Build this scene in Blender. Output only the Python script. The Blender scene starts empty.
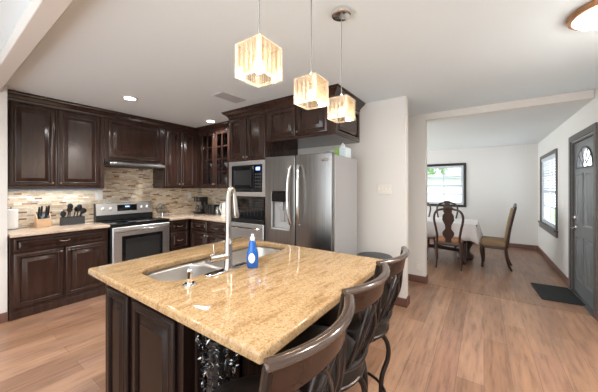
import bpy, bmesh, math, random
from mathutils import Vector, Matrix
random.seed(7)
S = bpy.context.scene
COL = S.collection
PI = math.pi
# ------------------------------------------------------------------ camera, world, exposure
cam_d = bpy.data.cameras.new('camera'); cam = bpy.data.objects.new('camera', cam_d); COL.objects.link(cam)
cam.location = (0, 0, 1.42); cam.rotation_euler = (PI/2, 0, math.radians(35))
cam_d.sensor_width = 36; cam_d.lens = 264/598*36; cam_d.shift_y = -9/598; cam_d.clip_start = .02
S.camera = cam
W = bpy.data.worlds.new('world'); S.world = W; W.use_nodes = True
bg = W.node_tree.nodes['Background']; bg.inputs[0].default_value = (.90, .96, 1, 1); bg.inputs[1].default_value = 1.9
S.view_settings.view_transform = 'Standard'; S.view_settings.look = 'None'
S.view_settings.gamma = 1; S.view_settings.exposure = 1.22; S.view_settings.use_curve_mapping = False
S.cycles.use_denoising = True
S.cycles.max_bounces = 10; S.cycles.diffuse_bounces = 5; S.cycles.glossy_bounces = 4; S.cycles.transparent_max_bounces = 16
S.cycles.sample_clamp_indirect = 6; S.cycles.caustics_reflective = False; S.cycles.caustics_refractive = False

# ------------------------------------------------------------------ materials
def mat(name, col, rough=.5, metal=0, coat=0, emit=None, estr=0, spec=.5, trans=0, ior=1.45, alpha=1):
    m = bpy.data.materials.new(name); m.use_nodes = True
    b = m.node_tree.nodes['Principled BSDF']
    b.inputs['Base Color'].default_value = (*col, 1); b.inputs['Roughness'].default_value = rough
    b.inputs['Metallic'].default_value = metal; b.inputs['Coat Weight'].default_value = coat
    b.inputs['Coat Roughness'].default_value = .12; b.inputs['Specular IOR Level'].default_value = spec
    b.inputs['Transmission Weight'].default_value = trans; b.inputs['IOR'].default_value = ior
    b.inputs['Alpha'].default_value = alpha
    if emit: b.inputs['Emission Color'].default_value = (*emit, 1); b.inputs['Emission Strength'].default_value = estr
    return m
def N(m, t, **kw):
    n = m.node_tree.nodes.new(t)
    for k, v in kw.items(): setattr(n, k, v)
    return n
def L(m, a, b): m.node_tree.links.new(a, b)
def bsdf(m): return m.node_tree.nodes['Principled BSDF']
def ramp(m, stops, interp='LINEAR'):
    r = N(m, 'ShaderNodeValToRGB'); e = r.color_ramp; e.interpolation = interp
    while len(e.elements) < len(stops): e.elements.new(.5)
    for el, (p, c) in zip(e.elements, stops): el.position = p; el.color = (*c, 1)
    return r
def coords(m, scale=(1, 1, 1)):
    t = N(m, 'ShaderNodeTexCoord'); mp = N(m, 'ShaderNodeMapping'); mp.inputs['Scale'].default_value = scale
    L(m, t.outputs['Object'], mp.inputs['Vector']); return mp.outputs['Vector']
def noise(m, vec, scale, detail=4, rough=.6):
    n = N(m, 'ShaderNodeTexNoise'); n.inputs['Scale'].default_value = scale; n.inputs['Detail'].default_value = detail
    n.inputs['Roughness'].default_value = rough; L(m, vec, n.inputs['Vector']); return n
def grain(name, c0, c1, scale, nscale=6, rough=.3, coat=0, metal=0, bump=0, spec=.5):
    m = mat(name, c0, rough, metal, coat, spec=spec)
    n = noise(m, coords(m, scale), nscale); r = ramp(m, [(.3, c0), (.7, c1)])
    L(m, n.outputs['Fac'], r.inputs[0]); L(m, r.outputs[0], bsdf(m).inputs['Base Color'])
    if bump:
        b = N(m, 'ShaderNodeBump'); b.inputs['Strength'].default_value = bump; b.inputs['Distance'].default_value = .01
        L(m, n.outputs['Fac'], b.inputs['Height']); L(m, b.outputs[0], bsdf(m).inputs['Normal'])
    return m
def mix(m, a, b, fac, mode='MULTIPLY'):
    x = N(m, 'ShaderNodeMix', data_type='RGBA', blend_type=mode)
    if isinstance(fac, float): x.inputs[0].default_value = fac
    else: L(m, fac, x.inputs[0])
    for s, i in ((a, 6), (b, 7)):
        if isinstance(s, tuple): x.inputs[i].default_value = (*s, 1)
        else: L(m, s, x.inputs[i])
    return x.outputs[2]
def swizzle(m, a, b):
    t = N(m, 'ShaderNodeTexCoord'); s = N(m, 'ShaderNodeSeparateXYZ'); c = N(m, 'ShaderNodeCombineXYZ')
    L(m, t.outputs['Object'], s.inputs[0]); L(m, s.outputs[a], c.inputs[0]); L(m, s.outputs[b], c.inputs[1]); return c.outputs[0]
def brick(m, vec, w, h, mortar, offset=.5, freq=2, squash=1, sqf=2):
    b = N(m, 'ShaderNodeTexBrick', offset=offset, offset_frequency=freq, squash=squash, squash_frequency=sqf)
    b.inputs['Scale'].default_value = 1; b.inputs['Brick Width'].default_value = w; b.inputs['Row Height'].default_value = h
    b.inputs['Mortar Size'].default_value = mortar; b.inputs['Mortar Smooth'].default_value = .1
    b.inputs['Color1'].default_value = (0, 0, 0, 1); b.inputs['Color2'].default_value = (1, 1, 1, 1); b.inputs['Mortar'].default_value = (.5, .5, .5, 1)
    L(m, vec, b.inputs['Vector']); return b
def floor_mat(name, tint=(1, 1, 1)):
    m = mat(name, (.4, .25, .17), .3)
    v = swizzle(m, 1, 0); b = brick(m, v, 1.15, .17, .0012, .37, 2)
    r = ramp(m, [(0, (.33, .19, .115)), (.35, (.42, .255, .16)), (.65, (.48, .30, .195)), (1, (.37, .215, .145))])
    L(m, b.outputs['Color'], r.inputs[0])
    n = noise(m, coords(m, (9, .8, 1)), 3.2, 6, .65)
    g = ramp(m, [(.3, (.62, .56, .56)), (.5, (1, 1, 1)), (.72, (1.22, 1.16, 1.12))]); L(m, n.outputs['Fac'], g.inputs[0])
    n2 = noise(m, coords(m, (2.2, .5, 1)), 2.0, 3)
    g2 = ramp(m, [(.35, (.82, .80, .82)), (.65, (1.08, 1.05, 1.02))]); L(m, n2.outputs['Fac'], g2.inputs[0])
    c = mix(m, r.outputs[0], g.outputs[0], 1.0); c = mix(m, c, g2.outputs[0], 1.0)
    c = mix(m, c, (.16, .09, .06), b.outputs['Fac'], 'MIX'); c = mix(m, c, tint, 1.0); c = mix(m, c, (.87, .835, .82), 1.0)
    L(m, c, bsdf(m).inputs['Base Color'])
    return m
def mosaic_mat(name, a):
    m = mat(name, (.6, .5, .4), .22)
    b = brick(m, swizzle(m, a, 2), .115, .021, .0014, .41, 2, .62, 3)
    r = ramp(m, [(0, (.72, .60, .44)), (.24, (.60, .45, .29)), (.36, (.80, .72, .58)), (.56, (.50, .43, .36)), (.61, (.74, .62, .47)),
                 (.80, (.30, .18, .12)), (.85, (.84, .79, .72)), (.95, (.46, .31, .21))], 'CONSTANT')
    L(m, b.outputs['Color'], r.inputs[0])
    n = noise(m, coords(m), 30, 3); g = ramp(m, [(.3, (.85, .84, .82)), (.7, (1.08, 1.06, 1.03))]); L(m, n.outputs['Fac'], g.inputs[0])
    c = mix(m, r.outputs[0], g.outputs[0], 1.0); c = mix(m, c, (.58, .50, .41), b.outputs['Fac'], 'MIX')
    L(m, c, bsdf(m).inputs['Base Color']); return m
def granite_mat(name, base, dark, light):
    m = mat(name, base, .05, spec=.45)
    v = coords(m)
    n1 = noise(m, v, 85, 6, .75); r1 = ramp(m, [(.34, dark), (.45, base), (.58, light), (.72, base)]); L(m, n1.outputs['Fac'], r1.inputs[0])
    n2 = noise(m, v, 190, 3, .6); r2 = ramp(m, [(.30, (.36, .28, .22)), (.41, (1, 1, 1)), (.64, (1, 1, 1)), (.74, (1.15, 1.13, 1.1))]); L(m, n2.outputs['Fac'], r2.inputs[0])
    n3 = noise(m, coords(m, (3.2, .7, 1)), 9, 6, .7); r3 = ramp(m, [(.36, (.74, .66, .58)), (.46, (.97, .95, .93)), (.62, (1.10, 1.12, 1.14))]); L(m, n3.outputs['Fac'], r3.inputs[0])
    c = mix(m, r1.outputs[0], r2.outputs[0], 1.0); c = mix(m, c, r3.outputs[0], 1.0)
    L(m, c, bsdf(m).inputs['Base Color']); return m
def emis(name, col, s):
    m = mat(name, col, .5); b = bsdf(m); b.inputs['Emission Color'].default_value = (*col, 1); b.inputs['Emission Strength'].default_value = s; return m
def thin_glass(name, tint=(1, 1, 1), gloss=.08, translucent=0.0, tcol=(1, 1, 1)):
    m = bpy.data.materials.new(name); m.use_nodes = True; nt = m.node_tree; nt.nodes.clear()
    o = nt.nodes.new('ShaderNodeOutputMaterial'); t = nt.nodes.new('ShaderNodeBsdfTransparent'); t.inputs[0].default_value = (*tint, 1)
    g = nt.nodes.new('ShaderNodeBsdfGlossy'); g.inputs['Roughness'].default_value = .05
    mx = nt.nodes.new('ShaderNodeMixShader'); mx.inputs[0].default_value = gloss
    src = t
    if translucent:
        tr = nt.nodes.new('ShaderNodeBsdfTranslucent'); tr.inputs[0].default_value = (*tcol, 1)
        m2 = nt.nodes.new('ShaderNodeMixShader'); m2.inputs[0].default_value = translucent
        nt.links.new(t.outputs[0], m2.inputs[1]); nt.links.new(tr.outputs[0], m2.inputs[2]); src = m2
    nt.links.new(src.outputs[0], mx.inputs[1]); nt.links.new(g.outputs[0], mx.inputs[2]); nt.links.new(mx.outputs[0], o.inputs[0])
    return m

M = {}
M['wall'] = mat('wall_paint', (.74, .715, .68), .75)
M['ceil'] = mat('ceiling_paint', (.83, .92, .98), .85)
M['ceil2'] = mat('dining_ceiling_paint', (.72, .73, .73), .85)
M['trimwhite'] = mat('white_trim_paint', (.74, .705, .66), .5)
M['base'] = grain('stained_baseboard', (.12, .055, .04), (.16, .075, .055), (1, 1, 8), 5, .45)
M['floor'] = floor_mat('wood_plank_floor')
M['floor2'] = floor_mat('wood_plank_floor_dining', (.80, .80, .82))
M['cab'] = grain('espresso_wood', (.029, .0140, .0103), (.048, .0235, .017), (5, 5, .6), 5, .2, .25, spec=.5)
M['cabdark'] = mat('espresso_shadow_gap', (.012, .007, .006), .5)
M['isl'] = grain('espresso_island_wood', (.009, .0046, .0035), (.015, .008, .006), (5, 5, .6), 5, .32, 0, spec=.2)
M['gran'] = granite_mat('golden_granite', (.365, .23, .108), (.255, .15, .064), (.44, .31, .18))
M['gran2'] = granite_mat('pale_granite', (.62, .47, .35), (.42, .29, .20), (.72, .60, .48))
M['mosx'] = mosaic_mat('mosaic_range_wall', 1)
M['mosy'] = mosaic_mat('mosaic_fridge_wall', 0)
M['steel'] = grain('brushed_steel', (.27, .268, .265), (.36, .357, .352), (30, 30, .4), 4, .30, 0, 1)
M['steelh'] = grain('brushed_steel_wide', (.66, .657, .652), (.74, .737, .732), (.4, .4, 30), 4, .36, 0, 1)
M['sink'] = mat('satin_sink_steel', (.50, .47, .44), .36, 1)
M['chrome'] = mat('chrome', (.80, .79, .78), .09, 1)
M['pull'] = mat('antique_pull_metal', (.40, .33, .27), .32, 1)
M['cable'] = mat('grey_cable', (.30, .30, .30), .5)
M['nickel'] = mat('brushed_nickel', (.52, .485, .45), .17, 1)
M['dispgrey'] = mat('dispenser_grey', (.50, .50, .50), .35)
M['fridgeside'] = mat('grey_fridge_side', (.42, .42, .43), .4, .2)
M['black'] = mat('black_plastic', (.012, .012, .013), .3)
M['blackgloss'] = mat('black_glass', (.006, .006, .007), .06, spec=.6)
M['ovenwin'] = mat('oven_window_glass', (.035, .035, .035), .08, spec=.7)
M['white'] = mat('white_plastic', (.82, .82, .80), .35)
M['plate'] = mat('almond_plastic', (.78, .74, .67), .4)
M['paper'] = mat('white_paper', (.85, .85, .84), .8)
M['leather'] = mat('dark_brown_leather', (.016, .0115, .0095), .3, spec=.45)
M['bronze'] = mat('dark_bronze_metal', (.035, .027, .024), .3, .6)
M['rail'] = grain('glossy_brown_wood_rail', (.034, .016, .011), (.056, .027, .018), (.5, 5, 5), 6, .2, .1, spec=.4)
M['railtop'] = mat('worn_bronze_roll', (.075, .048, .036), .2, .25, .5)
M['door'] = mat('grey_door_paint', (.150, .160, .165), .35)
M['casing'] = grain('dark_casing', (.080, .070, .065), (.105, .092, .085), (1, 1, 6), 5, .4)
M['wincase'] = mat('black_window_casing', (.022, .017, .015), .35)
M['vinyl'] = mat('white_vinyl', (.62, .66, .70), .4)
M['blind'] = mat('white_blind', (.60, .62, .64), .5)
M['pane'] = thin_glass('window_pane', (.97, .98, 1), .06)
M['cabglass'] = thin_glass('cabinet_glass', (.85, .87, .88), .10)
M['clear'] = thin_glass('clear_glassware', (.88, .90, .90), .22, .12)
M['pendglass'] = thin_glass('pendant_glass_bar', (.92, .83, .72), .16, .03, (1, .85, .66))
M['pendglint'] = thin_glass('pendant_glint_bar', (1, .97, .92), .12, .13, (1, .93, .82))  # whiter than the tan bar: bright refraction stripes put into the glass colour
M['pendedge'] = thin_glass('pendant_glass_edge', (1, .97, .92), .15, .30, (1, .93, .84))
M['bulb'] = emis('lamp_bulb', (1, .84, .60), 6)
M['can'] = emis('recessed_lamp', (1, .97, .92), 14)
M['ledbox'] = mat('blue_grey_light_housing', (.22, .27, .33), .4)
M['led'] = emis('cool_led_strip', (.88, .94, 1), 7)
M['diff'] = emis('ceiling_diffuser', (1, .96, .88), 7)
M['copper'] = grain('copper_ring', (.42, .22, .11), (.55, .30, .16), (4, 4, 4), 4, .35, 0, .5)
M['blue'] = mat('blue_soap', (.014, .11, .42), .18, spec=.6)
M['mat'] = grain('black_doormat', (.012, .013, .014), (.02, .021, .022), (60, 60, 60), 5, .9, bump=.3)
M['cloth'] = grain('white_tablecloth', (.62, .58, .57), (.68, .64, .63), (3, 3, 3), 4, .8)
M['dine'] = grain('dark_dining_wood', (.030, .013, .009), (.052, .023, .015), (4, 4, 1), 5, .3, .3)
M['orange'] = grain('orange_brown_seat', (.30, .115, .045), (.40, .17, .07), (8, 8, 8), 6, .6)
M['gold'] = grain('tan_gold_fabric', (.22, .14, .07), (.29, .195, .11), (12, 12, 12), 6, .8)
M['block'] = grain('light_wood_block', (.62, .40, .23), (.72, .50, .31), (2, 2, 9), 5, .5)
M['slate'] = mat('dark_grey_caddy', (.045, .048, .052), .5)
M['tinsel'] = mat('silver_tinsel', (.30, .31, .31), .22, 1)
M['tinselb'] = mat('black_tinsel', (.02, .02, .022), .2, .6)
M['green'] = grain('green_print', (.20, .42, .08), (.45, .62, .20), (20, 20, 20), 4, .6)
M['aqua'] = grain('pale_blue_print', (.55, .75, .82), (.85, .92, .95), (25, 25, 25), 4, .6)
M['bluelit'] = emis('blue_clock', (.15, .35, 1), 3)
M['lcd'] = emis('range_display', (.25, .45, .8), .8)
M['vent'] = mat('grey_vent_paint', (.50, .51, .52), .5)
M['ventdark'] = mat('vent_dark', (.10, .10, .105), .7)
M['leaf'] = grain('tree_leaves', (.10, .22, .05), (.22, .36, .12), (3, 3, 3), 4, .8)
M['bark'] = mat('bark', (.12, .08, .05), .9)
M['lawn'] = grain('lawn', (.18, .28, .10), (.26, .36, .16), (2, 2, 2), 5, .9)
M['siding'] = mat('pale_siding', (.75, .76, .76), .7)
M['roof'] = mat('grey_shingle', (.28, .29, .31), .8)

# ------------------------------------------------------------------ mesh helpers
class MB:
    def __init__(s): s.v = []; s.f = []
    def add(s, vs, fs):
        o = len(s.v); s.v += [tuple(v) for v in vs]; s.f += [tuple(i+o for i in f) for f in fs]; return s
    def box(s, x0, x1, y0, y1, z0, z1):
        return s.add([(x0,y0,z0),(x1,y0,z0),(x1,y1,z0),(x0,y1,z0),(x0,y0,z1),(x1,y0,z1),(x1,y1,z1),(x0,y1,z1)],
                     [(0,3,2,1),(4,5,6,7),(0,1,5,4),(1,2,6,5),(2,3,7,6),(3,0,4,7)])
    def tube(s, pts, r, n=10, caps=True):
        pts = [Vector(p) for p in pts]; m = len(pts)
        rs = r if isinstance(r, (list, tuple)) else [r]*m
        up = None; rings = []
        for i, p in enumerate(pts):
            t = (pts[min(i+1, m-1)] - pts[max(i-1, 0)]).normalized()
            if up is None:
                a = Vector((0, 0, 1)) if abs(t.z) < .9 else Vector((1, 0, 0)); up = (a - t*a.dot(t)).normalized()
            else:
                up = (up - t*up.dot(t)).normalized()
            b = t.cross(up)
            rings.append([p + (up*math.cos(2*PI*k/n) + b*math.sin(2*PI*k/n))*rs[i] for k in range(n)])
        vs = [q for ring in rings for q in ring]; fs = []
        for i in range(m-1):
            for k in range(n): fs.append((i*n+k, i*n+(k+1)%n, (i+1)*n+(k+1)%n, (i+1)*n+k))
        if caps: fs += [tuple(range(n))[::-1], tuple((m-1)*n+k for k in range(n))]
        return s.add(vs, fs)
    def cyl(s, p0, p1, r, r1=None, n=16): return s.tube([p0, p1], [r, r if r1 is None else r1], n)
    def lathe(s, prof, c=(0, 0, 0), n=24, axis='z'):
        vs = []; fs = []
        for r, h in prof:
            for k in range(n):
                a = 2*PI*k/n; x, y = r*math.cos(a), r*math.sin(a)
                p = (x, y, h) if axis == 'z' else ((h, x, y) if axis == 'x' else (x, h, y))
                vs.append((c[0]+p[0], c[1]+p[1], c[2]+p[2]))
        for i in range(len(prof)-1):
            for k in range(n): fs.append((i*n+k, i*n+(k+1)%n, (i+1)*n+(k+1)%n, (i+1)*n+k))
        m = len(prof)
        if prof[0][0] > 1e-6: fs.append(tuple(range(n))[::-1])
        if prof[-1][0] > 1e-6: fs.append(tuple((m-1)*n+k for k in range(n)))
        return s.add(vs, fs)
    def prism(s, poly, h0, h1, f):                     # poly of (a,b); f(a,b,h) -> xyz
        n = len(poly)
        return s.add([f(a, b, h0) for a, b in poly] + [f(a, b, h1) for a, b in poly],
                     [tuple(range(n))[::-1], tuple(range(n, 2*n))] + [(i, (i+1)%n, n+(i+1)%n, n+i) for i in range(n)])
    def loft(s, rings, cap0=True, cap1=True):
        n = len(rings[0]); vs = [p for r in rings for p in r]; fs = []
        for i in range(len(rings)-1):
            for k in range(n): fs.append((i*n+k, i*n+(k+1)%n, (i+1)*n+(k+1)%n, (i+1)*n+k))
        if cap0: fs.append(tuple(range(n))[::-1])
        if cap1: fs.append(tuple((len(rings)-1)*n+k for k in range(n)))
        return s.add(vs, fs)
    def ell(s, c, r, n=16, m=10):
        prof = [(math.sin(PI*i/m), -math.cos(PI*i/m)) for i in range(m+1)]
        b = MB().lathe(prof, (0, 0, 0), n)
        return s.add([(c[0]+x*r[0], c[1]+y*r[1], c[2]+z*r[2]) for x, y, z in b.v], b.f)
    def map(s, f): s.v = [tuple(f(*v)) for v in s.v]; return s

def make(name, mb, m, parent=None, bevel=0, angle=35, local=False, weld=True):
    me = bpy.data.meshes.new(name); off = Vector((0, 0, 0))
    if parent is not None and not local:
        p = parent
        while p is not None: off += Vector(p.location); p = p.parent
    me.from_pydata([Vector(v)-off for v in mb.v], [], mb.f)
    bm = bmesh.new(); bm.from_mesh(me)
    if weld: bmesh.ops.remove_doubles(bm, verts=bm.verts, dist=1e-5)
    bmesh.ops.recalc_face_normals(bm, faces=bm.faces)
    bm.to_mesh(me); bm.free()
    for p in me.polygons: p.use_smooth = True
    me.set_sharp_from_angle(angle=math.radians(angle))
    me.materials.append(m)
    o = bpy.data.objects.new(name, me); COL.objects.link(o)
    if parent is not None: o.parent = parent
    if bevel:
        b = o.modifiers.new('bevel', 'BEVEL'); b.width = bevel; b.segments = 2; b.limit_method = 'ANGLE'; b.angle_limit = math.radians(40)
    return o
def tag(o, label, cat, group=None, kind=None):
    o['label'] = label
    if cat: o['category'] = cat
    if group: o['group'] = group
    if kind: o['kind'] = kind
    return o
def thing(name, label, cat, loc, rz=0, group=None):
    o = bpy.data.objects.new(name, None); COL.objects.link(o); o.location = loc; o.rotation_euler = (0, 0, rz); o.empty_display_size = .05
    return tag(o, label, cat, group)
def struct(name, mb, m, label, parent=None, bevel=0):
    o = make(name, mb, m, parent, bevel)
    if parent is None: o['kind'] = 'structure'; o['label'] = label; o['category'] = name.split('_')[0]
    return o
def kids(o): return [c for c in bpy.data.objects if c.parent == o]
def dup(root, loc, rz, label, group=None):
    r = root.copy(); COL.objects.link(r); r.location = loc; r.rotation_euler = (0, 0, rz); r['label'] = label
    if group: r['group'] = group
    for ch in kids(root):
        c = ch.copy(); COL.objects.link(c); c.parent = r
        for g in kids(ch):
            d = g.copy(); COL.objects.link(d); d.parent = c
    return r
def filled(outer, holes, z0, z1, bev):
    """flat slab with holes, from 2D outlines, as an MB"""
    cu = bpy.data.curves.new('tmp', 'CURVE'); cu.dimensions = '2D'; cu.fill_mode = 'BOTH'
    for lp in [outer] + holes:
        sp = cu.splines.new('POLY'); sp.points.add(len(lp)-1); sp.use_cyclic_u = True
        for p, (a, b) in zip(sp.points, lp): p.co = (a, b, 0, 1)
    cu.extrude = (z1-z0)/2 - bev; cu.bevel_depth = bev; cu.bevel_resolution = 3; cu.offset = -bev
    ob = bpy.data.objects.new('tmp', cu); COL.objects.link(ob)
    dg = bpy.context.evaluated_depsgraph_get(); me = bpy.data.meshes.new_from_object(ob.evaluated_get(dg))
    mb = MB().add([(v.co.x, v.co.y, v.co.z+(z0+z1)/2) for v in me.vertices], [tuple(p.vertices) for p in me.polygons])
    bpy.data.objects.remove(ob); bpy.data.curves.remove(cu); bpy.data.meshes.remove(me)
    return mb
def rrect(x0, x1, y0, y1, r, n=6):
    out = []
    for cx, cy, a in ((x1-r, y1-r, 0), (x0+r, y1-r, 90), (x0+r, y0+r, 180), (x1-r, y0+r, 270)):
        for k in range(n+1):
            t = math.radians(a + 90*k/n); out.append((cx+r*math.cos(t), cy+r*math.sin(t)))
    return out
def bez(p0, p1, p2, p3, n=10):
    p0, p1, p2, p3 = map(Vector, (p0, p1, p2, p3)); out = []
    for i in range(n+1):
        t = i/n; out.append(p0*(1-t)**3 + p1*3*t*(1-t)**2 + p2*3*t*t*(1-t) + p3*t**3)
    return out
def spline(pts, n=6):
    P = [Vector(p) for p in pts]; P = [P[0]*2-P[1]] + P + [P[-1]*2-P[-2]]; out = []
    for i in range(1, len(P)-2):
        for k in range(n):
            t = k/n; a, b, c, d = P[i-1], P[i], P[i+1], P[i+2]
            out.append(.5*((2*b)+(c-a)*t+(2*a-5*b+4*c-d)*t*t+(3*b-3*c+d-a)*t**3))
    out.append(P[-2]); return out

# wall frames: (u, d, z), u along the wall, d out from the face plane into the room
def FX(x0): return lambda u, d, z: (x0+d, u, z)
def FY(y0): return lambda u, d, z: (u, y0-d, z)
def FR(x0): return lambda u, d, z: (x0-d, u, z)
def fbox(mb, fr, u0, u1, d0, d1, z0, z1):
    b = MB().box(u0, u1, d0, d1, z0, z1); return mb.add([fr(*v) for v in b.v], b.f)
def rings(mb, fr, u0, u1, z0, z1, steps):
    """nested rectangles: steps of (inset, depth); first and last are capped"""
    rs = []
    for i, d in steps: rs.append([fr(u0+i, d, z0+i), fr(u1-i, d, z0+i), fr(u1-i, d, z1-i), fr(u0+i, d, z1-i)])
    return mb.loft(rs)
def raised(fr, u0, u1, z0, z1, th=.02, frame=.055):
    k = min(frame, (z1-z0)*.22, (u1-u0)*.22)
    return rings(MB(), fr, u0, u1, z0, z1, [(0, 0), (0, th-.008), (.003, th-.004), (.009, th), (k-.018, th), (k-.015, th+.003), (k-.009, th+.0035), (k-.004, th-.002), (k-.001, th-.015), (k+.006, th-.016), (k+.012, th-.013), (k+min(.045, k*.8), th-.002), (k+min(.047, k*.85), th)])
def framed(fr, u0, u1, z0, z1, th, k):
    """open rectangular frame, as four mitre-free rails"""
    mb = MB(); fbox(mb, fr, u0, u0+k, 0, th, z0, z1); fbox(mb, fr, u1-k, u1, 0, th, z0, z1)
    fbox(mb, fr, u0+k, u1-k, 0, th, z0, z0+k); fbox(mb, fr, u0+k, u1-k, 0, th, z1-k, z1); return mb
def knob(fr, u, z, parent, d=.02, m='pull', r=.012):
    b = MB().lathe([(.005, 0), (.005, .012), (r, .016), (r*1.05, .022), (r*.6, .028), (.0, .029)], n=12)
    mb = MB().add([fr(u+x, d+h, z+y) for x, y, h in b.v], b.f)
    return make('knob', mb, M[m], parent)
def pull(fr, u, z, parent, w=.085, d=.02, m='pull'):
    pts = [(u-w/2, d-.002, z), (u-w/2, d+.018, z), (u-w*.25, d+.026, z-.006), (u, d+.028, z-.008), (u+w*.25, d+.026, z-.006), (u+w/2, d+.018, z), (u+w/2, d-.002, z)]
    return make('pull', MB().tube([fr(*p) for p in spline(pts, 4)], .0055, 8), M[m], parent)
def sweep(path, prof):
    """profile (d,z) swept along a 2D path, outward = right of travel"""
    P = [Vector(p) for p in path]; rs = []
    for i, p in enumerate(P):
        nn = []
        if i > 0: t = (P[i]-P[i-1]).normalized(); nn.append(Vector((t.y, -t.x)))
        if i < len(P)-1: t = (P[i+1]-P[i]).normalized(); nn.append(Vector((t.y, -t.x)))
        a = sum(nn, Vector((0, 0))); a = a.normalized(); a = a / max(.3, a.dot(nn[0]))
        rs.append([(p.x+a.x*d, p.y+a.y*d, z) for d, z in prof])
    return MB().loft(rs)
CROWN = [(-.02, 2.395), (.006, 2.395), (.012, 2.405), (.012, 2.425), (.022, 2.432), (.034, 2.446), (.058, 2.464), (.070, 2.470), (.072, 2.482), (.084, 2.486), (.084, 2.499), (-.02, 2.499)]

# ------------------------------------------------------------------ the setting
H = 2.5
struct('floor', MB().box(-5.6, 1.0, -2.0, 4.25, -.06, 0), M['floor'], 'warm brown wood plank floor of the kitchen')
struct('floor_dining', MB().box(-2.8, 1.0, 4.25, 7.95, -.06, 0), M['floor2'], 'greyer brown plank floor of the dining room')
struct('ceiling', MB().box(-5.6, 1.12, -2.12, 4.45, H, H+.1), M['ceil'], 'flat pale grey ceiling over the kitchen')
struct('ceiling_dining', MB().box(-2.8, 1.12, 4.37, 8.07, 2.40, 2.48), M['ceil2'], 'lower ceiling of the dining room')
struct('wall_left', MB().box(-4.84, -4.72, .38, 3.40, 0, H), M['wall'], 'kitchen wall behind the range')
struct('wall_stub', MB().box(-4.72, -4.13, .38, .52, 0, H), M['wall'], 'white wall end left of the cabinets', bevel=.004)
struct('wall_near', MB().box(-5.6, -2.9, -2.12, -2.0, 0, H).box(-2.9, .9, -2.12, -2.0, 2.35, H), M['wall'], 'off white living room wall behind the viewer')
struct('wall_side', MB().box(-5.72, -5.6, -2.12, .52, 0, H).box(-5.6, -4.84, .40, .52, 0, H), M['wall'], 'off white living room side wall')
struct('trim_beam', MB().box(-4.13, 1.0, .36, .46, 2.40, H), M['trimwhite'], 'ceiling beam crossing above the kitchen edge', bevel=.006)
struct('wall_back', MB().box(-4.72, -.755, 3.28, 3.40, 0, H), M['wall'], 'off white wall behind the refrigerator', bevel=.006)
struct('wall_middle', MB().box(-2.6, -.70, 4.25, 4.37, 0, H), M['wall'], 'off white wall beside the dining room opening', bevel=.004)
struct('trim_header', MB().box(-.70, 1.0, 4.25, 4.37, 2.40, H), M['trimwhite'], 'cream header above the dining room opening', bevel=.006)
struct('wall_hall', MB().box(-2.7, -2.6, 3.40, 4.25, 0, H), M['wall'], 'end wall behind the refrigerator wall')
WN = (-1.32, -.425, .965, 1.975)       # dining window hole x0 x1 z0 z1
mb = MB().box(-2.8, WN[0], 7.95, 8.07, 0, 2.48).box(WN[1], 1.0, 7.95, 8.07, 0, 2.48).box(WN[0], WN[1], 7.95, 8.07, 0, WN[2]).box(WN[0], WN[1], 7.95, 8.07, WN[3], 2.48)
struct('wall_far', mb, M['wall'], 'dining room end wall with the black framed window')
DY = (4.22, 5.17); WY = (6.08, 7.50, .70, 2.0)
mb = MB()
for y0, y1, z0, z1 in ((-2.12, DY[0], 0, H), (DY[0], DY[1], 2.03, H), (DY[1], WY[0], 0, H), (WY[0], WY[1], 0, WY[2]), (WY[0], WY[1], WY[3], H), (WY[1], 8.07, 0, H)):
    mb.box(1.0, 1.12, y0, y1, z0, z1)
struct('wall_right', mb, M['wall'], 'off white wall holding the front door and a tall window')
def bboard(name, path, label):
    struct(name, sweep(path, [(-.002, 0), (.016, 0), (.016, .085), (.010, .10), (-.002, .10)]), M['base'], label)
bboard('baseboard_stub', [(-4.13, .52), (-4.13, .38), (-4.72, .38)][::-1], 'brown baseboard on the wall end')
bboard('baseboard_back', [(-1.2, 3.28), (-.755, 3.28), (-.755, 3.40), (-1.2, 3.40)], 'brown baseboard around the refrigerator wall end')
bboard('baseboard_middle', [(-2.6, 4.25), (-.70, 4.25), (-.70, 4.37)], 'brown baseboard beside the dining opening')
bboard('baseboard_far', [(-2.8, 7.95), (.984, 7.95)], 'brown baseboard of the dining room end wall')
bboard('baseboard_right', [(1.0, 7.934), (1.0, DY[1]+.08)], 'brown baseboard along the front door wall')
bboard('baseboard_near', [(1.0, DY[0]-.08), (1.0, -2.0)], 'brown baseboard before the front door')
struct('trim_threshold', MB().box(-.70, 1.0, 4.235, 4.275, 0, .004), M['floor2'], 'thin floor seam at the dining opening')
# backsplash
fx = FX(-4.72); fy = FY(3.28)
mb = MB().box(-4.72, -4.711, .53, 3.28, .921, 1.40).box(-4.72, -4.711, 1.475, 2.305, 1.40, 1.80)
struct('wall_left_backsplash', mb, M['mosx'], 'cream and brown strip mosaic backsplash behind the range')
struct('wall_back_backsplash', MB().box(-4.711, -3.035, 3.271, 3.28, .921, 1.40), M['mosy'], 'brown strip mosaic backsplash behind the coffee maker')

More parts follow.
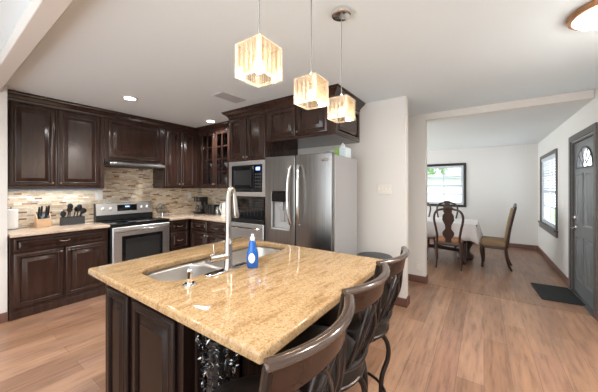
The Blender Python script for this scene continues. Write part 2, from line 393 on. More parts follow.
# windows
def window(name, fr, u0, u1, z0, z1, case, label, cols, kc=.06):
    r = bpy.data.objects.new(name, None); COL.objects.link(r); r['kind'] = 'structure'; r['label'] = label; r['category'] = 'window'
    k = kc
    mb = MB(); fbox(mb, fr, u0-k, u0, 0, .022, z0-k, z1+k); fbox(mb, fr, u1, u1+k, 0, .022, z0-k, z1+k)
    fbox(mb, fr, u0, u1, 0, .022, z1, z1+k); fbox(mb, fr, u0, u1, 0, .022, z0-k, z0)
    make('window_casing', mb, case, r, .004)
    mb = MB(); t = .05
    g = lambda u, d, z: fr(u, d-.075, z)
    fbox(mb, g, u0, u0+t, 0, .05, z0, z1); fbox(mb, g, u1-t, u1, 0, .05, z0, z1); fbox(mb, g, u0+t, u1-t, 0, .05, z0, z0+t); fbox(mb, g, u0+t, u1-t, 0, .05, z1-t, z1)
    zm = (z0+z1)/2 - .02
    fbox(mb, g, u0+t, u1-t, .005, .045, zm-.022, zm+.022)
    make('window_frame', mb, M['vinyl'], r, .003)
    mb = MB()
    for i in range(1, cols): u = u0+t+(u1-u0-2*t)*i/cols; fbox(mb, g, u-.014, u+.014, .012, .036, z0+t, z1-t)
    for a, b in ((z0+t, zm), (zm, z1-t)): fbox(mb, g, u0+t, u1-t, .015, .032, (a+b)/2-.014, (a+b)/2+.014)
    make('muntin', mb, M['vinyl'], r)
    mb = MB(); fbox(mb, g, u0+t-.005, u1-t+.005, .021, .026, z0+t-.005, z1-t+.005)
    make('window_pane', mb, M['pane'], r)
    return r
w1 = window('window_1', FY(7.95), *WN, M['wincase'], 'small dining room window in a black frame', 2)
w2 = window('window_2', FR(1.0), *WY, M['casing'], 'tall window with white blinds between the corner and the front door', 2)
mb = MB(); fbox(mb, FR(1.0), WY[0]-.10, WY[1]+.10, 0, .05, WY[2]-.03, WY[2]); fbox(mb, FR(1.0), WY[0]-.08, WY[1]+.08, 0, .03, WY[2]-.12, WY[2]-.03)
make('window_sill', mb, M['casing'], w2, .004)
# blinds
t = thing('window_blind', 'white slatted blind lowered in the tall window by the front door', 'blind', (1.012, 6.85, WY[2]))
mb = MB(); fr = FR(1.04); fbox(mb, fr, WY[0]+.01, WY[1]-.01, 0, .05, WY[3]-.055, WY[3]-.004); make('head_rail', mb, M['blind'], t, .004)
mb = MB(); nz = 25
for i in range(nz):
    z = WY[2]+.06+i*(WY[3]-WY[2]-.13)/(nz-1)
    b = MB().box(WY[0]+.015, WY[1]-.015, -.020, .020, -.0012, .0012); a = math.radians(-30)
    mb.add([fr(u, .022+d*math.cos(a), z+d*math.sin(a)*-1+h) for u, d, h in b.v], b.f)
make('slats', mb, M['blind'], t)
mb = MB(); fbox(mb, fr, WY[0]+.015, WY[1]-.015, .005, .04, WY[2]+.012, WY[2]+.035); make('bottom_rail', mb, M['blind'], t, .003)
mb = MB()
for u in (WY[0]+.2, (WY[0]+WY[1])/2, WY[1]-.2): fbox(mb, fr, u-.002, u+.002, .043, .045, WY[2]+.03, WY[3]-.05)
make('ladder_cords', mb, M['blind'], t)

# front door
d = bpy.data.objects.new('door_1', None); COL.objects.link(d); d['kind'] = 'structure'; d['label'] = 'grey panelled front door with a fan shaped window'; d['category'] = 'door'
fr = FR(1.0); k = .075
mb = MB(); fbox(mb, fr, DY[1]+.005, DY[1]+.08, 0, .02, 0, 2.115); fbox(mb, fr, DY[0]-.08, DY[0]-.005, 0, .02, 0, 2.115); fbox(mb, fr, DY[0]-.005, DY[1]+.005, 0, .02, 2.035, 2.115)
make('door_casing', mb, M['casing'], d, .004)
mb = MB(); fbox(mb, fr, DY[1]-.02, DY[1]+.0, -.11, 0, 0, 2.03); fbox(mb, fr, DY[0], DY[0]+.02, -.11, 0, 0, 2.03); fbox(mb, fr, DY[0]+.02, DY[1]-.02, -.11, 0, 2.01, 2.03)
make('door_jamb', mb, M['casing'], d)
g = FR(1.02)    # slab face plane 2cm inside the wall
y0, y1 = DY[0]+.022, DY[1]-.022; yc = (y0+y1)/2
# slab with fan shaped hole
RY, RZ, ZB = .32, .25, 1.665
fan = [(yc+RY*math.cos(a), ZB+RZ*math.sin(a)) for a in [PI*i/16 for i in range(17)]]
sl = filled([(y0, .012), (y1, .012), (y1, 2.008), (y0, 2.008)], [fan], -.04, 0, .002)
sl.map(lambda a, b, c: g(a, c, b)); make('door_slab', sl, M['door'], d)
for (a, b, c, e) in ((.11, .40, .93, 1.60), (.50, .79, .93, 1.60), (.11, .40, .20, .78), (.50, .79, .20, .78)):
    p = rings(MB(), lambda u, dd, z: g(u, dd, z), y1-b, y1-a, c, e, [(0, -.002), (0, .006), (.012, .008), (.022, .002), (.03, .0015), (.055, .007), (.058, .008)])
    make('door_panel', p, M['door'], d)
mb = MB().tube([g(u, .004, z) for u, z in fan], .009, 8).tube([g(yc-RY, .004, ZB), g(yc+RY, .004, ZB)], .009, 8)
for a in (40, 68, 112, 140): mb.tube([g(yc+.10*math.cos(math.radians(a)), 0, ZB+.08*math.sin(math.radians(a))), g(yc+RY*math.cos(math.radians(a)), 0, ZB+RZ*math.sin(math.radians(a)))], .006, 6)
mb.tube([g(yc+.10*math.cos(PI*i/10), 0, ZB+.08*math.sin(PI*i/10)) for i in range(11)], .006, 6)
make('fan_window_frame', mb, M['casing'], d)
mb = MB().prism(fan, -.022, -.017, lambda a, b, h: g(a, h, b)); make('door_pane', mb, M['pane'], d)
mb = MB(); c = (y1-.07, .0)
mb.lathe([(.033, 0), (.033, .006), (.028, .010), (.012, .012), (.010, .045), (.0, .047)], n=16)
mb.map(lambda x, y, z: g(y1-.07+x, z, .87+y)); mb.tube([g(y1-.07, .042, .87), g(y1-.10, .045, .868), g(y1-.19, .045, .865)], [.010, .009, .007], 8)
make('door_handle', mb, M['nickel'], d)
mb = MB().lathe([(.028, 0), (.028, .010), (.022, .016), (.0, .018)], n=16); mb.map(lambda x, y, z: g(y1-.07+x, z, 1.01+y)); fbox(mb, g, y1-.075, y1-.065, .015, .028, .995, 1.025)
make('deadbolt', mb, M['nickel'], d)
for z in (.25, 1.02, 1.78):
    mb = MB(); fbox(mb, g, y0-.018, y0+.02, -.004, .003, z-.05, z+.05); mb.cyl(g(y0-.002, .007, z-.05), g(y0-.002, .007, z+.05), .007); make('hinge', mb, M['bronze'], d)
mb = MB(); fbox(mb, FR(1.0), DY[0]-.0, DY[1]+.0, -.12, .03, 0, .010); make('door_sill', mb, M['steel'], d)

# outside the dining window
struct('ground', MB().box(-9, 9, 8.2, 30, -.5, -.3), M['lawn'], 'lawn outside the dining window')
t = thing('house', 'pale neighbouring house with grey roof seen through the dining window', 'house', (-5.2, 20, -.3))
make('house_wall', MB().box(-9, 1.5, 20, 26, -.3, 2.0), M['siding'], t)
make('roof', MB().prism([(19.6, 2.0), (23, 3.1), (26.4, 2.0)], -9.3, 1.8, lambda a, b, h: (h, a, b)), M['roof'], t)
t = thing('tree', 'leafy green tree seen through the dining window', 'tree', (-2.6, 14, -.3))
mb = MB().tube([(-2.6, 14, -.3), (-2.55, 14, 1.5), (-2.5, 14.1, 3.2)], [.16, .12, .07], 8); make('trunk', mb, M['bark'], t)
mb = MB(); R = random.Random(3)
for i in range(420):
    a = R.uniform(0, 2*PI); zz = R.uniform(2.0, 4.6); rr = R.uniform(.3, 1.7)*(1-.35*abs(zz-3.2)); s = R.uniform(.08, .2)
    c = Vector((-2.4+rr*math.cos(a), 14+rr*math.sin(a), zz)); u = Vector((R.gauss(0, 1), R.gauss(0, 1), R.gauss(0, 1))).normalized(); w = u.orthogonal().normalized()
    mb.add([c-u*s, c+w*s*.5, c+u*s, c-w*s*.5], [(0, 1, 2, 3)])
make('crown', mb, M['leaf'], t, weld=False)

# ------------------------------------------------------------------ base cabinets and counters
def cabinet(name, label, loc, cat='cabinet'): return thing(name, label, cat, loc)
XF = -4.12    # carcass face of the range wall bases
t = cabinet('base_cabinet', 'dark wood base cabinet with a wide drawer over two doors, under the knife block', (-4.4, .97, 0))
f = FX(XF)
mb = MB().box(-4.71, XF, .53, 1.425, 0, .884); make('cabinet_body', mb, M['cab'], t, .002)
mb = MB(); rings(mb, f, .53, 1.425, 0, .09, [(0, 0), (0, .018), (.0, .02)]); make('base_moulding', mb, M['cab'], t, .004)
dr = make('drawer', raised(f, .56, 1.40, .715, .862, frame=.035), M['cab'], t); pull(f, .98, .79, dr)
for a, b, kx in ((.56, .972, .945), (.988, 1.40, 1.015)):
    dd = make('door', raised(f, a, b, .115, .70), M['cab'], t); knob(f, kx, .665, dd)
tag(make('countertop', filled([(-4.71, .53), (-4.06, .53), (-4.06, 1.432), (-4.71, 1.432)], [], .885, .92, .006), M['gran2']), 'pale granite countertop left of the range', 'countertop')

t = cabinet('drawer_cabinet', 'dark wood stack of three drawers between range and corner', (-4.4, 2.43, 0))
make('cabinet_body', MB().box(-4.71, XF, 2.262, 2.615, 0, .884), M['cab'], t, .002)
for z0, z1 in ((.70, .862), (.42, .685), (.11, .405)):
    dr = make('drawer', raised(f, 2.285, 2.585, z0, z1, frame=.035), M['cab'], t); pull(f, 2.435, (z0+z1)/2, dr)
t = cabinet('base_cabinet', 'dark wood base cabinet with two drawers over two doors, under the toaster', (-3.6, 2.95, 0))
f2 = FY(2.64)
make('cabinet_body', MB().box(-4.71, -3.037, 2.64, 3.27, 0, .884), M['cab'], t, .002)
for a, b, kx in ((-4.08, -3.645, -3.675), (-3.625, -3.16, -3.595)):
    dr = make('drawer', raised(f2, a, b, .70, .862, frame=.035), M['cab'], t); pull(f2, (a+b)/2, .78, dr)
    dd = make('door', raised(f2, a, b, .11, .685), M['cab'], t); knob(f2, kx, .64, dd)
tag(make('countertop', filled([(-4.71, 2.255), (-4.06, 2.255), (-4.06, 2.59), (-3.037, 2.59), (-3.037, 3.27), (-4.71, 3.27)], [], .885, .92, .006), M['gran2']),
    'pale granite corner countertop under the coffee maker and toaster', 'countertop')

# wall cabinets on the range wall
UF = -4.38; fu = FX(UF)
def crown(t, path): make('crown_moulding', sweep(path, CROWN), M['cab'], t)
t = cabinet('wall_cabinet', 'dark wood two door wall cabinet at the left, above the knife block', (-4.55, 1.0, 1.40))
make('cabinet_body', MB().box(-4.72, UF, .525, 1.473, 1.40, 2.499), M['cab'], t, .002)
for a, b, kx in ((.555, .955, .925), (.975, 1.425, 1.0)):
    dd = make('door', raised(fu, a, b, 1.425, 2.385), M['cab'], t); knob(fu, kx, 1.47, dd)
crown(t, [(UF, 1.473), (UF, .525)][::-1]) if False else crown(t, [(UF, .525), (UF, 1.473)])
t = cabinet('wall_cabinet', 'dark wood wall cabinet with one wide panel above the range hood', (-4.55, 1.9, 1.81))
make('cabinet_body', MB().box(-4.72, UF, 1.475, 2.305, 1.81, 2.499), M['cab'], t, .002)
make('door', raised(fu, 1.52, 2.24, 1.84, 2.385), M['cab'], t)
crown(t, [(UF, 1.475), (UF, 2.305)])
t = cabinet('wall_cabinet', 'dark wood two door wall cabinet between range hood and corner', (-4.55, 2.6, 1.40))
make('cabinet_body', MB().box(-4.72, UF, 2.307, 3.27, 1.40, 2.499), M['cab'], t, .002)
for a, b, kx in ((2.335, 2.60, 2.575), (2.615, 2.88, 2.64)):
    dd = make('door', raised(fu, a, b, 1.425, 2.385), M['cab'], t); knob(fu, kx, 1.47, dd)
crown(t, [(UF, 2.307), (UF, 2.93)])

t = thing('under_cabinet_light', 'slim cool white light strip under the left wall cabinet', 'light strip', (-4.55, 1.0, 1.385))
make('housing', MB().box(-4.62, -4.395, .535, 1.465, 1.376, 1.3995), M['ledbox'], t, .002)
make('lens', MB().box(-4.60, -4.54, .58, 1.42, 1.3745, 1.377), M['led'], t)
# glass door cabinet (open box with shelves)
t = cabinet('glass_cabinet', 'dark wood wall cabinet with two glass panelled doors in the corner', (-3.7, 3.1, 1.40))
YU = 2.94; fg = FY(YU)
mb = MB().box(-4.378, -4.25, YU, 3.27, 1.40, 2.499).box(-3.44, -3.037, YU, 3.27, 1.40, 2.499).box(-4.25, -3.44, 3.255, 3.27, 1.40, 2.499).box(-4.25, -3.44, YU, 3.255, 1.40, 1.425).box(-4.25, -3.44, YU, 3.255, 2.385, 2.499)
make('cabinet_body', mb, M['cab'], t, .002)
for z in (1.74, 2.06): make('shelf', MB().box(-4.25, -3.44, YU+.02, 3.255, z-.009, z+.009), M['cab'], t)
for a, b, kx in ((-4.245, -3.855, -3.87), (-3.845, -3.445, -3.83)):
    z0, z1 = 1.412, 2.39; k = .058
    dd = make('door', framed(fg, a, b, z0, z1, .02, k), M['cab'], t, .003)
    mb = MB(); u = (a+b)/2; fbox(mb, fg, u-.009, u+.009, .004, .018, z0+k, z1-k)
    for j in (1, 2, 3): z = z0+k+(z1-z0-2*k)*j/4; fbox(mb, fg, a+k, b-k, .004, .018, z-.009, z+.009)
    make('muntin', mb, M['cab'], dd)
    mb = MB(); fbox(mb, fg, a+k-.004, b-k+.004, .006, .009, z0+k-.004, z1-k+.004); make('pane', mb, M['cabglass'], dd)
    knob(fg, kx, 1.47, dd)
crown(t, [(-4.30, YU), (-3.037, YU)])
def goblet(x, z, label, h=.17, m='clear', name='drinking_glass', r=.035):
    o = make(name, MB().lathe([(0, 0), (r*.85, 0), (r*.9, .006), (.008, .012), (.007, h*.42), (r*.8, h*.52), (r, h*.8), (r*.9, h), (r*.86, h), (r*.94, h*.8), (0, h*.55)], (x, 3.10, z), 16), M[m]); tag(o, label, 'glass', 'glasses in the glass door cabinet')
for i, (x, s) in enumerate(((-4.13, 'next to the corner'), (-3.97, 'second from the corner'), (-3.74, 'behind the right door, nearer the middle'), (-3.58, 'nearest the microwave'))):
    goblet(x, 1.425, 'stemmed clear glass on bottom shelf of glass cabinet, ' + s)
for x, s in ((-4.06, 'behind the left door'), (-3.66, 'behind the right door')):
    o = make('bowl', MB().lathe([(0, 0), (.04, 0), (.045, .01), (.085, .07), (.09, .09), (.084, .09), (.04, .02), (0, .016)], (x, 3.10, 1.749), 20), M['white'])
    tag(o, 'white bowl on middle shelf of the glass cabinet ' + s, 'bowl', 'bowls in the glass door cabinet')

# oven tower and cabinet over the refrigerator
TY = 2.57; ft = FY(TY)
t = cabinet('oven_cabinet', 'tall dark wood tower cabinet holding the microwave beside the refrigerator', (-2.68, 2.9, 0))
mb = MB().box(-3.035, -3.0, TY, 3.27, 0, 2.499).box(-2.345, -2.312, TY, 3.27, 0, 2.499).box(-3.0, -2.345, 3.25, 3.27, 0, 2.499)
mb.box(-3.0, -2.345, TY, 3.25, 1.775, 2.499).box(-3.0, -2.345, TY+.01, 3.25, 1.27, 1.29).box(-3.0, -2.345, TY, 3.25, 0, .10).box(-3.0, -2.345, TY, 3.25, .40, .42)
make('cabinet_body', mb, M['cab'], t, .002)
for a, b, kx in ((-3.02, -2.68, -2.705), (-2.665, -2.325, -2.64)):
    dd = make('door', raised(ft, a, b, 1.79, 2.385), M['cab'], t); knob(ft, kx, 1.83, dd)
dr = make('drawer', raised(ft, -2.99, -2.355, .11, .39, frame=.04), M['cab'], t); pull(ft, -2.67, .25, dr)
crown(t, [(-3.035, 3.1), (-3.035, TY), (-2.313, TY)])
# microwave
t = thing('microwave', 'black built-in microwave in a wide stainless trim frame', 'microwave', (-2.67, 2.9, 1.295))
mb = framed(ft, -3.03, -2.32, 1.295, 1.775, .018, .055); make('trim_frame', mb, M['steelh'], t, .003)
mb = MB().box(-2.96, -2.385, TY+.005, 3.1, 1.295, 1.77); make('case', mb, M['black'], t)
mb = MB(); rings(mb, ft, -2.975, -2.54, 1.36, 1.71, [(0, -.006), (0, .012), (.004, .016), (.05, .016), (.056, .010), (.06, .010)]); dd = make('door', mb, M['blackgloss'], t)
mb = MB(); fbox(mb, ft, -2.91, -2.605, .0101, .013, 1.45, 1.65); make('window', mb, M['ovenwin'], dd)
mb = MB().tube([ft(-2.565, .016, 1.42), ft(-2.565, .034, 1.43), ft(-2.565, .034, 1.67), ft(-2.565, .016, 1.68)], .007, 8); make('handle', mb, M['black'], dd)
mb = MB(); fbox(mb, ft, -2.535, -2.375, -.006, .014, 1.36, 1.71); cp = make('control_panel', mb, M['blackgloss'], t, .003)
mb = MB(); fbox(mb, ft, -2.49, -2.42, .014, .0155, 1.645, 1.685); make('clock_display', mb, M['bluelit'], cp)
mb = MB()
for i in range(3):
    for j in range(5): fbox(mb, ft, -2.51+i*.042, -2.48+i*.042, .014, .0155, 1.41+j*.042, 1.435+j*.042)
make('buttons', mb, M['slate'], cp)
# built-in oven below it
t = thing('wall_oven', 'black built-in oven with a stainless lower door under the microwave', 'oven', (-2.67, 2.9, .42))
mb = MB().box(-2.995, -2.35, TY+.015, 3.2, .425, 1.265); make('case', mb, M['black'], t)
mb = MB(); rings(mb, ft, -2.99, -2.355, .985, 1.262, [(0, -.014), (0, .004), (.004, .008), (.03, .008), (.036, -.004), (.04, -.004)]); dd = make('glass_door', mb, M['blackgloss'], t)
mb = MB()
for i in range(9): mb.cyl(ft(-2.93+i*.065, -.001, 1.03), ft(-2.93+i*.065, -.001, 1.13), .003, n=6)
mb.cyl(ft(-2.945, -.001, 1.13), ft(-2.40, -.001, 1.13), .004, n=6); make('rack', mb, M['slate'], dd)
mb = MB(); fbox(mb, ft, -2.99, -2.355, -.014, .006, .93, .975); make('control_strip', mb, M['black'], t, .003)
mb = MB(); rings(mb, ft, -2.99, -2.355, .44, .92, [(0, -.014), (0, .014), (.006, .018), (.01, .018)]); dd = make('door', mb, M['steelh'], t); dd['label'] = 'stainless lower door'
mb = MB().tube([ft(*p) for p in spline([(-2.94, .016, .865), (-2.93, .05, .865), (-2.67, .058, .862), (-2.41, .05, .865), (-2.40, .016, .865)], 4)], .010, 10); make('handle', mb, M['chrome'], dd)

t = cabinet('wall_cabinet', 'dark wood two door cabinet above the refrigerator', (-1.82, 2.9, 2.0))
ff = FY(TY)
make('cabinet_body', MB().box(-2.31, -1.33, TY, 3.27, 1.995, 2.499), M['cab'], t, .002)
for a, b, kx in ((-2.27, -1.845, -1.87), (-1.83, -1.41, -1.805)):
    dd = make('door', raised(ff, a, b, 2.03, 2.385), M['cab'], t); knob(ff, kx, 2.07, dd)
crown(t, [(-2.312, TY), (-1.33, TY), (-1.33, 3.27)])
g2 = lambda u, dd, z: (-1.33+dd, u, z)
make('side_panel', raised(g2, TY+.02, 3.26, 2.0, 2.39, .012), M['cab'], t)

# ------------------------------------------------------------------ appliances
t = thing('refrigerator', 'stainless side by side refrigerator with water dispenser and grey side', 'refrigerator', (-1.715, 2.8, 0))
make('body', MB().box(-2.165, -1.265, 2.46, 3.05, .03, 1.76), M['fridgeside'], t, .008)
mb = MB()
for x in (-2.1, -1.33):
    for y in (2.52, 2.98): mb.cyl((x, y, 0), (x, y, .03), .025, n=10)
make('feet', mb, M['black'], t)
f = FY(2.445)
DX = (-2.06, -1.80, .93, 1.37)
def fdoor(x0, x1, holes):
    s = filled(rrect(x0, x1, .07, 1.775, .012, 3), holes, 0, .065, .008); s.map(lambda a, b, c: f(a, c, b)); return make('door', s, M['steel'], t)
d1 = fdoor(-2.17, -1.722, [[(DX[0], DX[2]), (DX[1], DX[2]), (DX[1], DX[3]), (DX[0], DX[3])]]); d2 = fdoor(-1.712, -1.262, [])
mb = MB(); fbox(mb, f, DX[0]-.005, DX[1]+.005, .062, .069, DX[2]-.005, DX[2]+.012); fbox(mb, f, DX[0]-.005, DX[0]+.01, .062, .069, DX[2], DX[3]); fbox(mb, f, DX[1]-.01, DX[1]+.005, .062, .069, DX[2], DX[3])
fbox(mb, f, DX[0], DX[1], .010, .016, DX[2], 1.249); make('dispenser_recess', mb, M['dispgrey'], d1)
mb = MB(); fbox(mb, f, DX[0], DX[1], .002, .070, 1.25, DX[3]); make('dispenser_panel', mb, M['blackgloss'], d1, .003)
mb = MB(); fbox(mb, f, -1.965, -1.895, .016, .035, 1.02, 1.15); fbox(mb, f, -1.96, -1.90, .02, .055, 1.15, 1.25); make('dispenser_paddle', mb, M['fridgeside'], d1, .004)
mb = MB(); fbox(mb, f, DX[0]+.01, DX[1]-.01, .004, .06, DX[2]+.001, DX[2]+.012); make('drip_tray', mb, M['steelh'], d1)
for dd, x, s in ((d1, -1.765, -1), (d2, -1.668, 1)):
    pts = spline([(x, .063, 1.655), (x+.004*s, .095, 1.645), (x+.016*s, .118, 1.52), (x+.022*s, .125, 1.33), (x+.016*s, .118, 1.13), (x+.004*s, .095, 1.01), (x, .063, 1.0)], 5)
    make('handle', MB().tube([f(*p) for p in pts], [.010]+[.0155]*(len(pts)-2)+[.010], 12), M['chrome'], dd)
mb = MB(); fbox(mb, f, -1.375, -1.295, .065, .068, 1.685, 1.715); make('badge', mb, M['chrome'], d2)
make('hinge_cover', MB().box(-1.34, -1.28, 2.40, 2.50, 1.777, 1.79), M['fridgeside'], t, .004)

t = thing('tissue_box', 'green and pale blue tissue box on top of the refrigerator', 'tissue box', (-1.35, 2.80, 1.76))
make('box', MB().box(-1.42, -1.27, 2.73, 2.87, 1.761, 1.868), M['aqua'], t, .003)
make('printed_side', MB().box(-1.4206, -1.35, 2.7294, 2.81, 1.762, 1.8675), M['green'], t)['label'] = 'green printed corner'
mb = MB(); R = random.Random(5)
for i in range(3):
    a = i*PI/3+.3; c, s = math.cos(a), math.sin(a)
    mb.add([(-1.35+c*.045, 2.80+s*.045, 1.862), (-1.35-c*.045, 2.80-s*.045, 1.862), (-1.35-c*.03+.02*s, 2.80-s*.03, 1.90), (-1.35+.01, 2.80+.005*i, 1.935), (-1.35+c*.035, 2.80+s*.035, 1.905)], [(0, 1, 2, 3, 4)])
o = make('tissue', mb, M['paper'], t); o.modifiers.new('thick', 'SOLIDIFY').thickness = .002

# range
t = thing('range', 'stainless electric range with black glass top under the hood', 'stove', (-4.4, 1.845, 0))
RY0, RY1 = 1.447, 2.245; fr_ = FX(-4.08)
make('body', MB().box(-4.70, -4.08, RY0, RY1, .02, .905), M['black'], t, .003)
mb = filled(rrect(-4.70, -4.055, RY0-.002, RY1+.002, .015, 3), [], .905, .922, .004); ct = make('cooktop', mb, M['blackgloss'], t)
mb = MB()
for x, y, r in ((-4.25, 1.64, .10), (-4.25, 2.05, .085), (-4.50, 1.64, .075), (-4.50, 2.05, .10)):
    mb.lathe([(r, .9222), (r, .9226), (r-.006, .9226), (r-.006, .9222)], (x, y, 0), 32)
make('burner_ring', mb, M['slate'], ct)
mb = MB(); rings(mb, fr_, RY0+.012, RY1-.012, .235, .868, [(0, 0), (0, .026), (.005, .030), (.01, .030)]); od = make('oven_door', mb, M['steelh'], t)
mb = MB(); rings(mb, fr_, RY0+.12, RY1-.12, .33, .745, [(0, .028), (0, .0325), (.03, .0325), (.032, .031), (.035, .031)]); make('door_glass', mb, M['blackgloss'], od)
mb = MB(); fbox(mb, fr_, RY0+.165, RY1-.165, .031, .0325, .37, .70); make('door_window', mb, M['ovenwin'], od)
mb = MB().tube([fr_(u, d_, .815) for u, d_ in ((RY0+.03, .075), (RY1-.03, .075))], .013, 12); mb.box(-4.052, -4.0, RY0+.05, RY0+.075, .803, .827).box(-4.052, -4.0, RY1-.075, RY1-.05, .803, .827); make('door_handle', mb, M['chrome'], od)
mb = MB(); rings(mb, fr_, RY0+.012, RY1-.012, .05, .225, [(0, 0), (0, .024), (.005, .028), (.01, .028)]); make('drawer', mb, M['steelh'], t)
bgm = MB().prism([(-4.70, .922), (-4.60, .922), (-4.625, 1.175), (-4.70, 1.175)], RY0, RY1, lambda a, b, h: (a, h, b)); make('backguard', bgm, M['black'], t, .003)
tilt = lambda u, dd, z: (-4.60-(z-.922)*.0988+dd, u, z)
mb = MB(); fbox(mb, tilt, RY0+.002, RY1-.002, 0, .006, 1.0, 1.172); cp = make('control_panel', mb, M['steelh'], t, .002)
mb = MB(); fbox(mb, tilt, 1.72, 2.00, .006, .009, 1.05, 1.145); dp = make('display', mb, M['blackgloss'], cp)
mb = MB(); fbox(mb, tilt, 1.83, 1.89, .009, .010, 1.105, 1.125); make('clock', mb, M['lcd'], dp)
for y in (1.54, 1.635, 2.075, 2.165):
    b = MB().lathe([(.026, 0), (.026, .006), (.020, .010), (.018, .028), (.0, .030)], n=16)
    make('knob', MB().add([tilt(y+x, .006+h, 1.09+z) for x, z, h in b.v], b.f), M['steelh'], cp)
mb = MB()
for x in (-4.64, -4.14):
    for y in (RY0+.05, RY1-.05): mb.cyl((x, y, 0), (x, y, .02), .02, n=10)
make('feet', mb, M['black'], t)

t = thing('range_hood', 'slim stainless range hood under the wall cabinet', 'range hood', (-4.5, 1.845, 1.72))
make('shell', MB().prism([(-4.711, 1.809), (-4.39, 1.809), (-4.20, 1.765), (-4.195, 1.735), (-4.20, 1.725), (-4.711, 1.725)], 1.478, 2.245, lambda a, b, h: (a, h, b)), M['steel'], t, .004)
make('filter', MB().box(-4.66, -4.26, 1.55, 2.17, 1.718, 1.726), M['slate'], t, .002)

# ------------------------------------------------------------------ things on the counters
o = thing('paper_towel_roll', 'white paper towel roll standing at the left end of the counter', 'paper towel', (-4.58, .605, .92))
make('roll', MB().lathe([(.018, .008), (.055, .008), (.058, .012), (.058, .232), (.055, .236), (.018, .236)], (-4.58, .605, .92), 24), M['paper'], o)
make('stand', MB().lathe([(.065, 0), (.065, .008), (.008, .010), (.008, .26), (.012, .265), (0, .27)], (-4.58, .605, .92), 20), M['steel'], o)
t = thing('knife_block', 'light wood knife block with black handled knives', 'knife block', (-4.56, .88, .92))
mb = MB().prism([(-4.64, .92), (-4.50, .92), (-4.50, 1.02), (-4.60, 1.10), (-4.64, 1.07)], .81, .945, lambda a, b, h: (a, h, b)); make('block', mb, M['block'], t, .003)
make('dark_face', MB().prism([(-4.503, 1.025), (-4.602, 1.104), (-4.604, 1.10), (-4.505, 1.021)], .82, .935, lambda a, b, h: (a, h, b)), M['black'], t)
for i, (y, s) in enumerate(((.832, 0), (.858, .4), (.900, .1), (.924, .5))):
    b = Vector((-4.54-.03*s, y, 1.055+.024*s)); dv = Vector((.35, .0, .94))
    make('knife_handle', MB().tube([b-dv*.02, b+dv*.02, b+dv*.08, b+dv*.125], [.006, .010, .011, .008], 8), M['black'], t)
t = thing('utensil_caddy', 'dark grey rectangular caddy of black utensils on the counter', 'utensil holder', (-4.55, 1.165, .92))
mb = MB(); x0, x1, y0, y1 = -4.60, -4.49, 1.045, 1.285
mb.box(x0, x1, y0, y1, .921, .927).box(x0, x0+.006, y0, y1, .927, 1.02).box(x1-.006, x1, y0, y1, .927, 1.02).box(x0+.006, x1-.006, y0, y0+.006, .927, 1.02).box(x0+.006, x1-.006, y1-.006, y1, .927, 1.02)
make('tray', mb, M['slate'], t, .002)
for i, (y, lean, h, kd, dx) in enumerate(((1.08, -.015, 1.045, 0, .02), (1.105, .03, 1.10, 1, -.03), (1.135, .0, 1.14, 0, .03), (1.165, .035, 1.11, 2, -.01), (1.195, .03, 1.135, 1, .035), (1.222, .05, 1.08, 2, -.04), (1.235, .025, 1.07, 1, .03))):
    tip = Vector((-4.55+dx, y+lean, h)); mb = MB().tube([(-4.547, y, .935), tip], .007, 8)
    u = tag(make('utensil', mb, M['black']), 'black kitchen utensil standing in the grey caddy, ' + ('nearest the knife block', 'second from the knife block', 'third from the knife block', 'in the middle', 'third from the range', 'second from the range', 'nearest the range')[i], 'utensil', 'utensils in the caddy')
    if kd == 0: make('head', MB().ell(tip+Vector((0, 0, .02)), (.008, .032, .042), 14, 8), M['black'], u)
    elif kd == 1: make('head', MB().ell(tip+Vector((0, .008, .015)), (.014, .030, .036), 14, 8), M['black'], u)
    else: make('head', MB().lathe([(.0, -.02), (.022, -.015), (.036, .005), (.038, .02), (.032, .02), (0, -.01)], tip+Vector((.01, .015, .01)), 14, 'x'), M['black'], u)
def outlet(name, fr, u, z, w, h, label, slots, cat='outlet', d=.0):
    t = thing(name, label, cat, fr(u, d, z)); mb = MB(); rings(mb, fr, u-w/2, u+w/2, z-h/2, z+h/2, [(0, d), (0, d+.004), (.003, d+.007), (.006, d+.007)]); make('cover_plate', mb, M['plate'], t)
    for i in range(slots):
        uu = u - w/2 + w*(i+.5)/slots; mb = MB()
        if cat == 'light switch': fbox(mb, fr, uu-.006, uu+.006, d+.006, d+.016, z-.006, z+.012); make('toggle', mb, M['white'], t, .002)
        else:
            for q in (-.02, .02): fbox(mb, fr, uu-.014, uu+.014, d+.006, d+.009, z+q-.014, z+q+.014)
            make('socket', mb, M['white'], t, .002)
outlet('wall_outlet', FX(-4.711), 1.515, 1.285, .10, .125, 'cream double outlet on the mosaic left of the range', 2)
outlet('wall_outlet', FX(-4.711), 3.0, 1.255, .075, .12, 'cream outlet on the mosaic near the corner', 1)
outlet('wall_outlet', FY(4.25), -.80, .235, .075, .12, 'white outlet low on the wall by the dining opening', 1)
outlet('light_switch', FY(3.28), -1.01, 1.39, .17, .12, 'cream four toggle switch plate right of the refrigerator', 4, 'light switch')
outlet('light_switch', FR(1.0), 5.63, 1.15, .075, .12, 'cream switch plate between tall window and front door', 1, 'light switch')

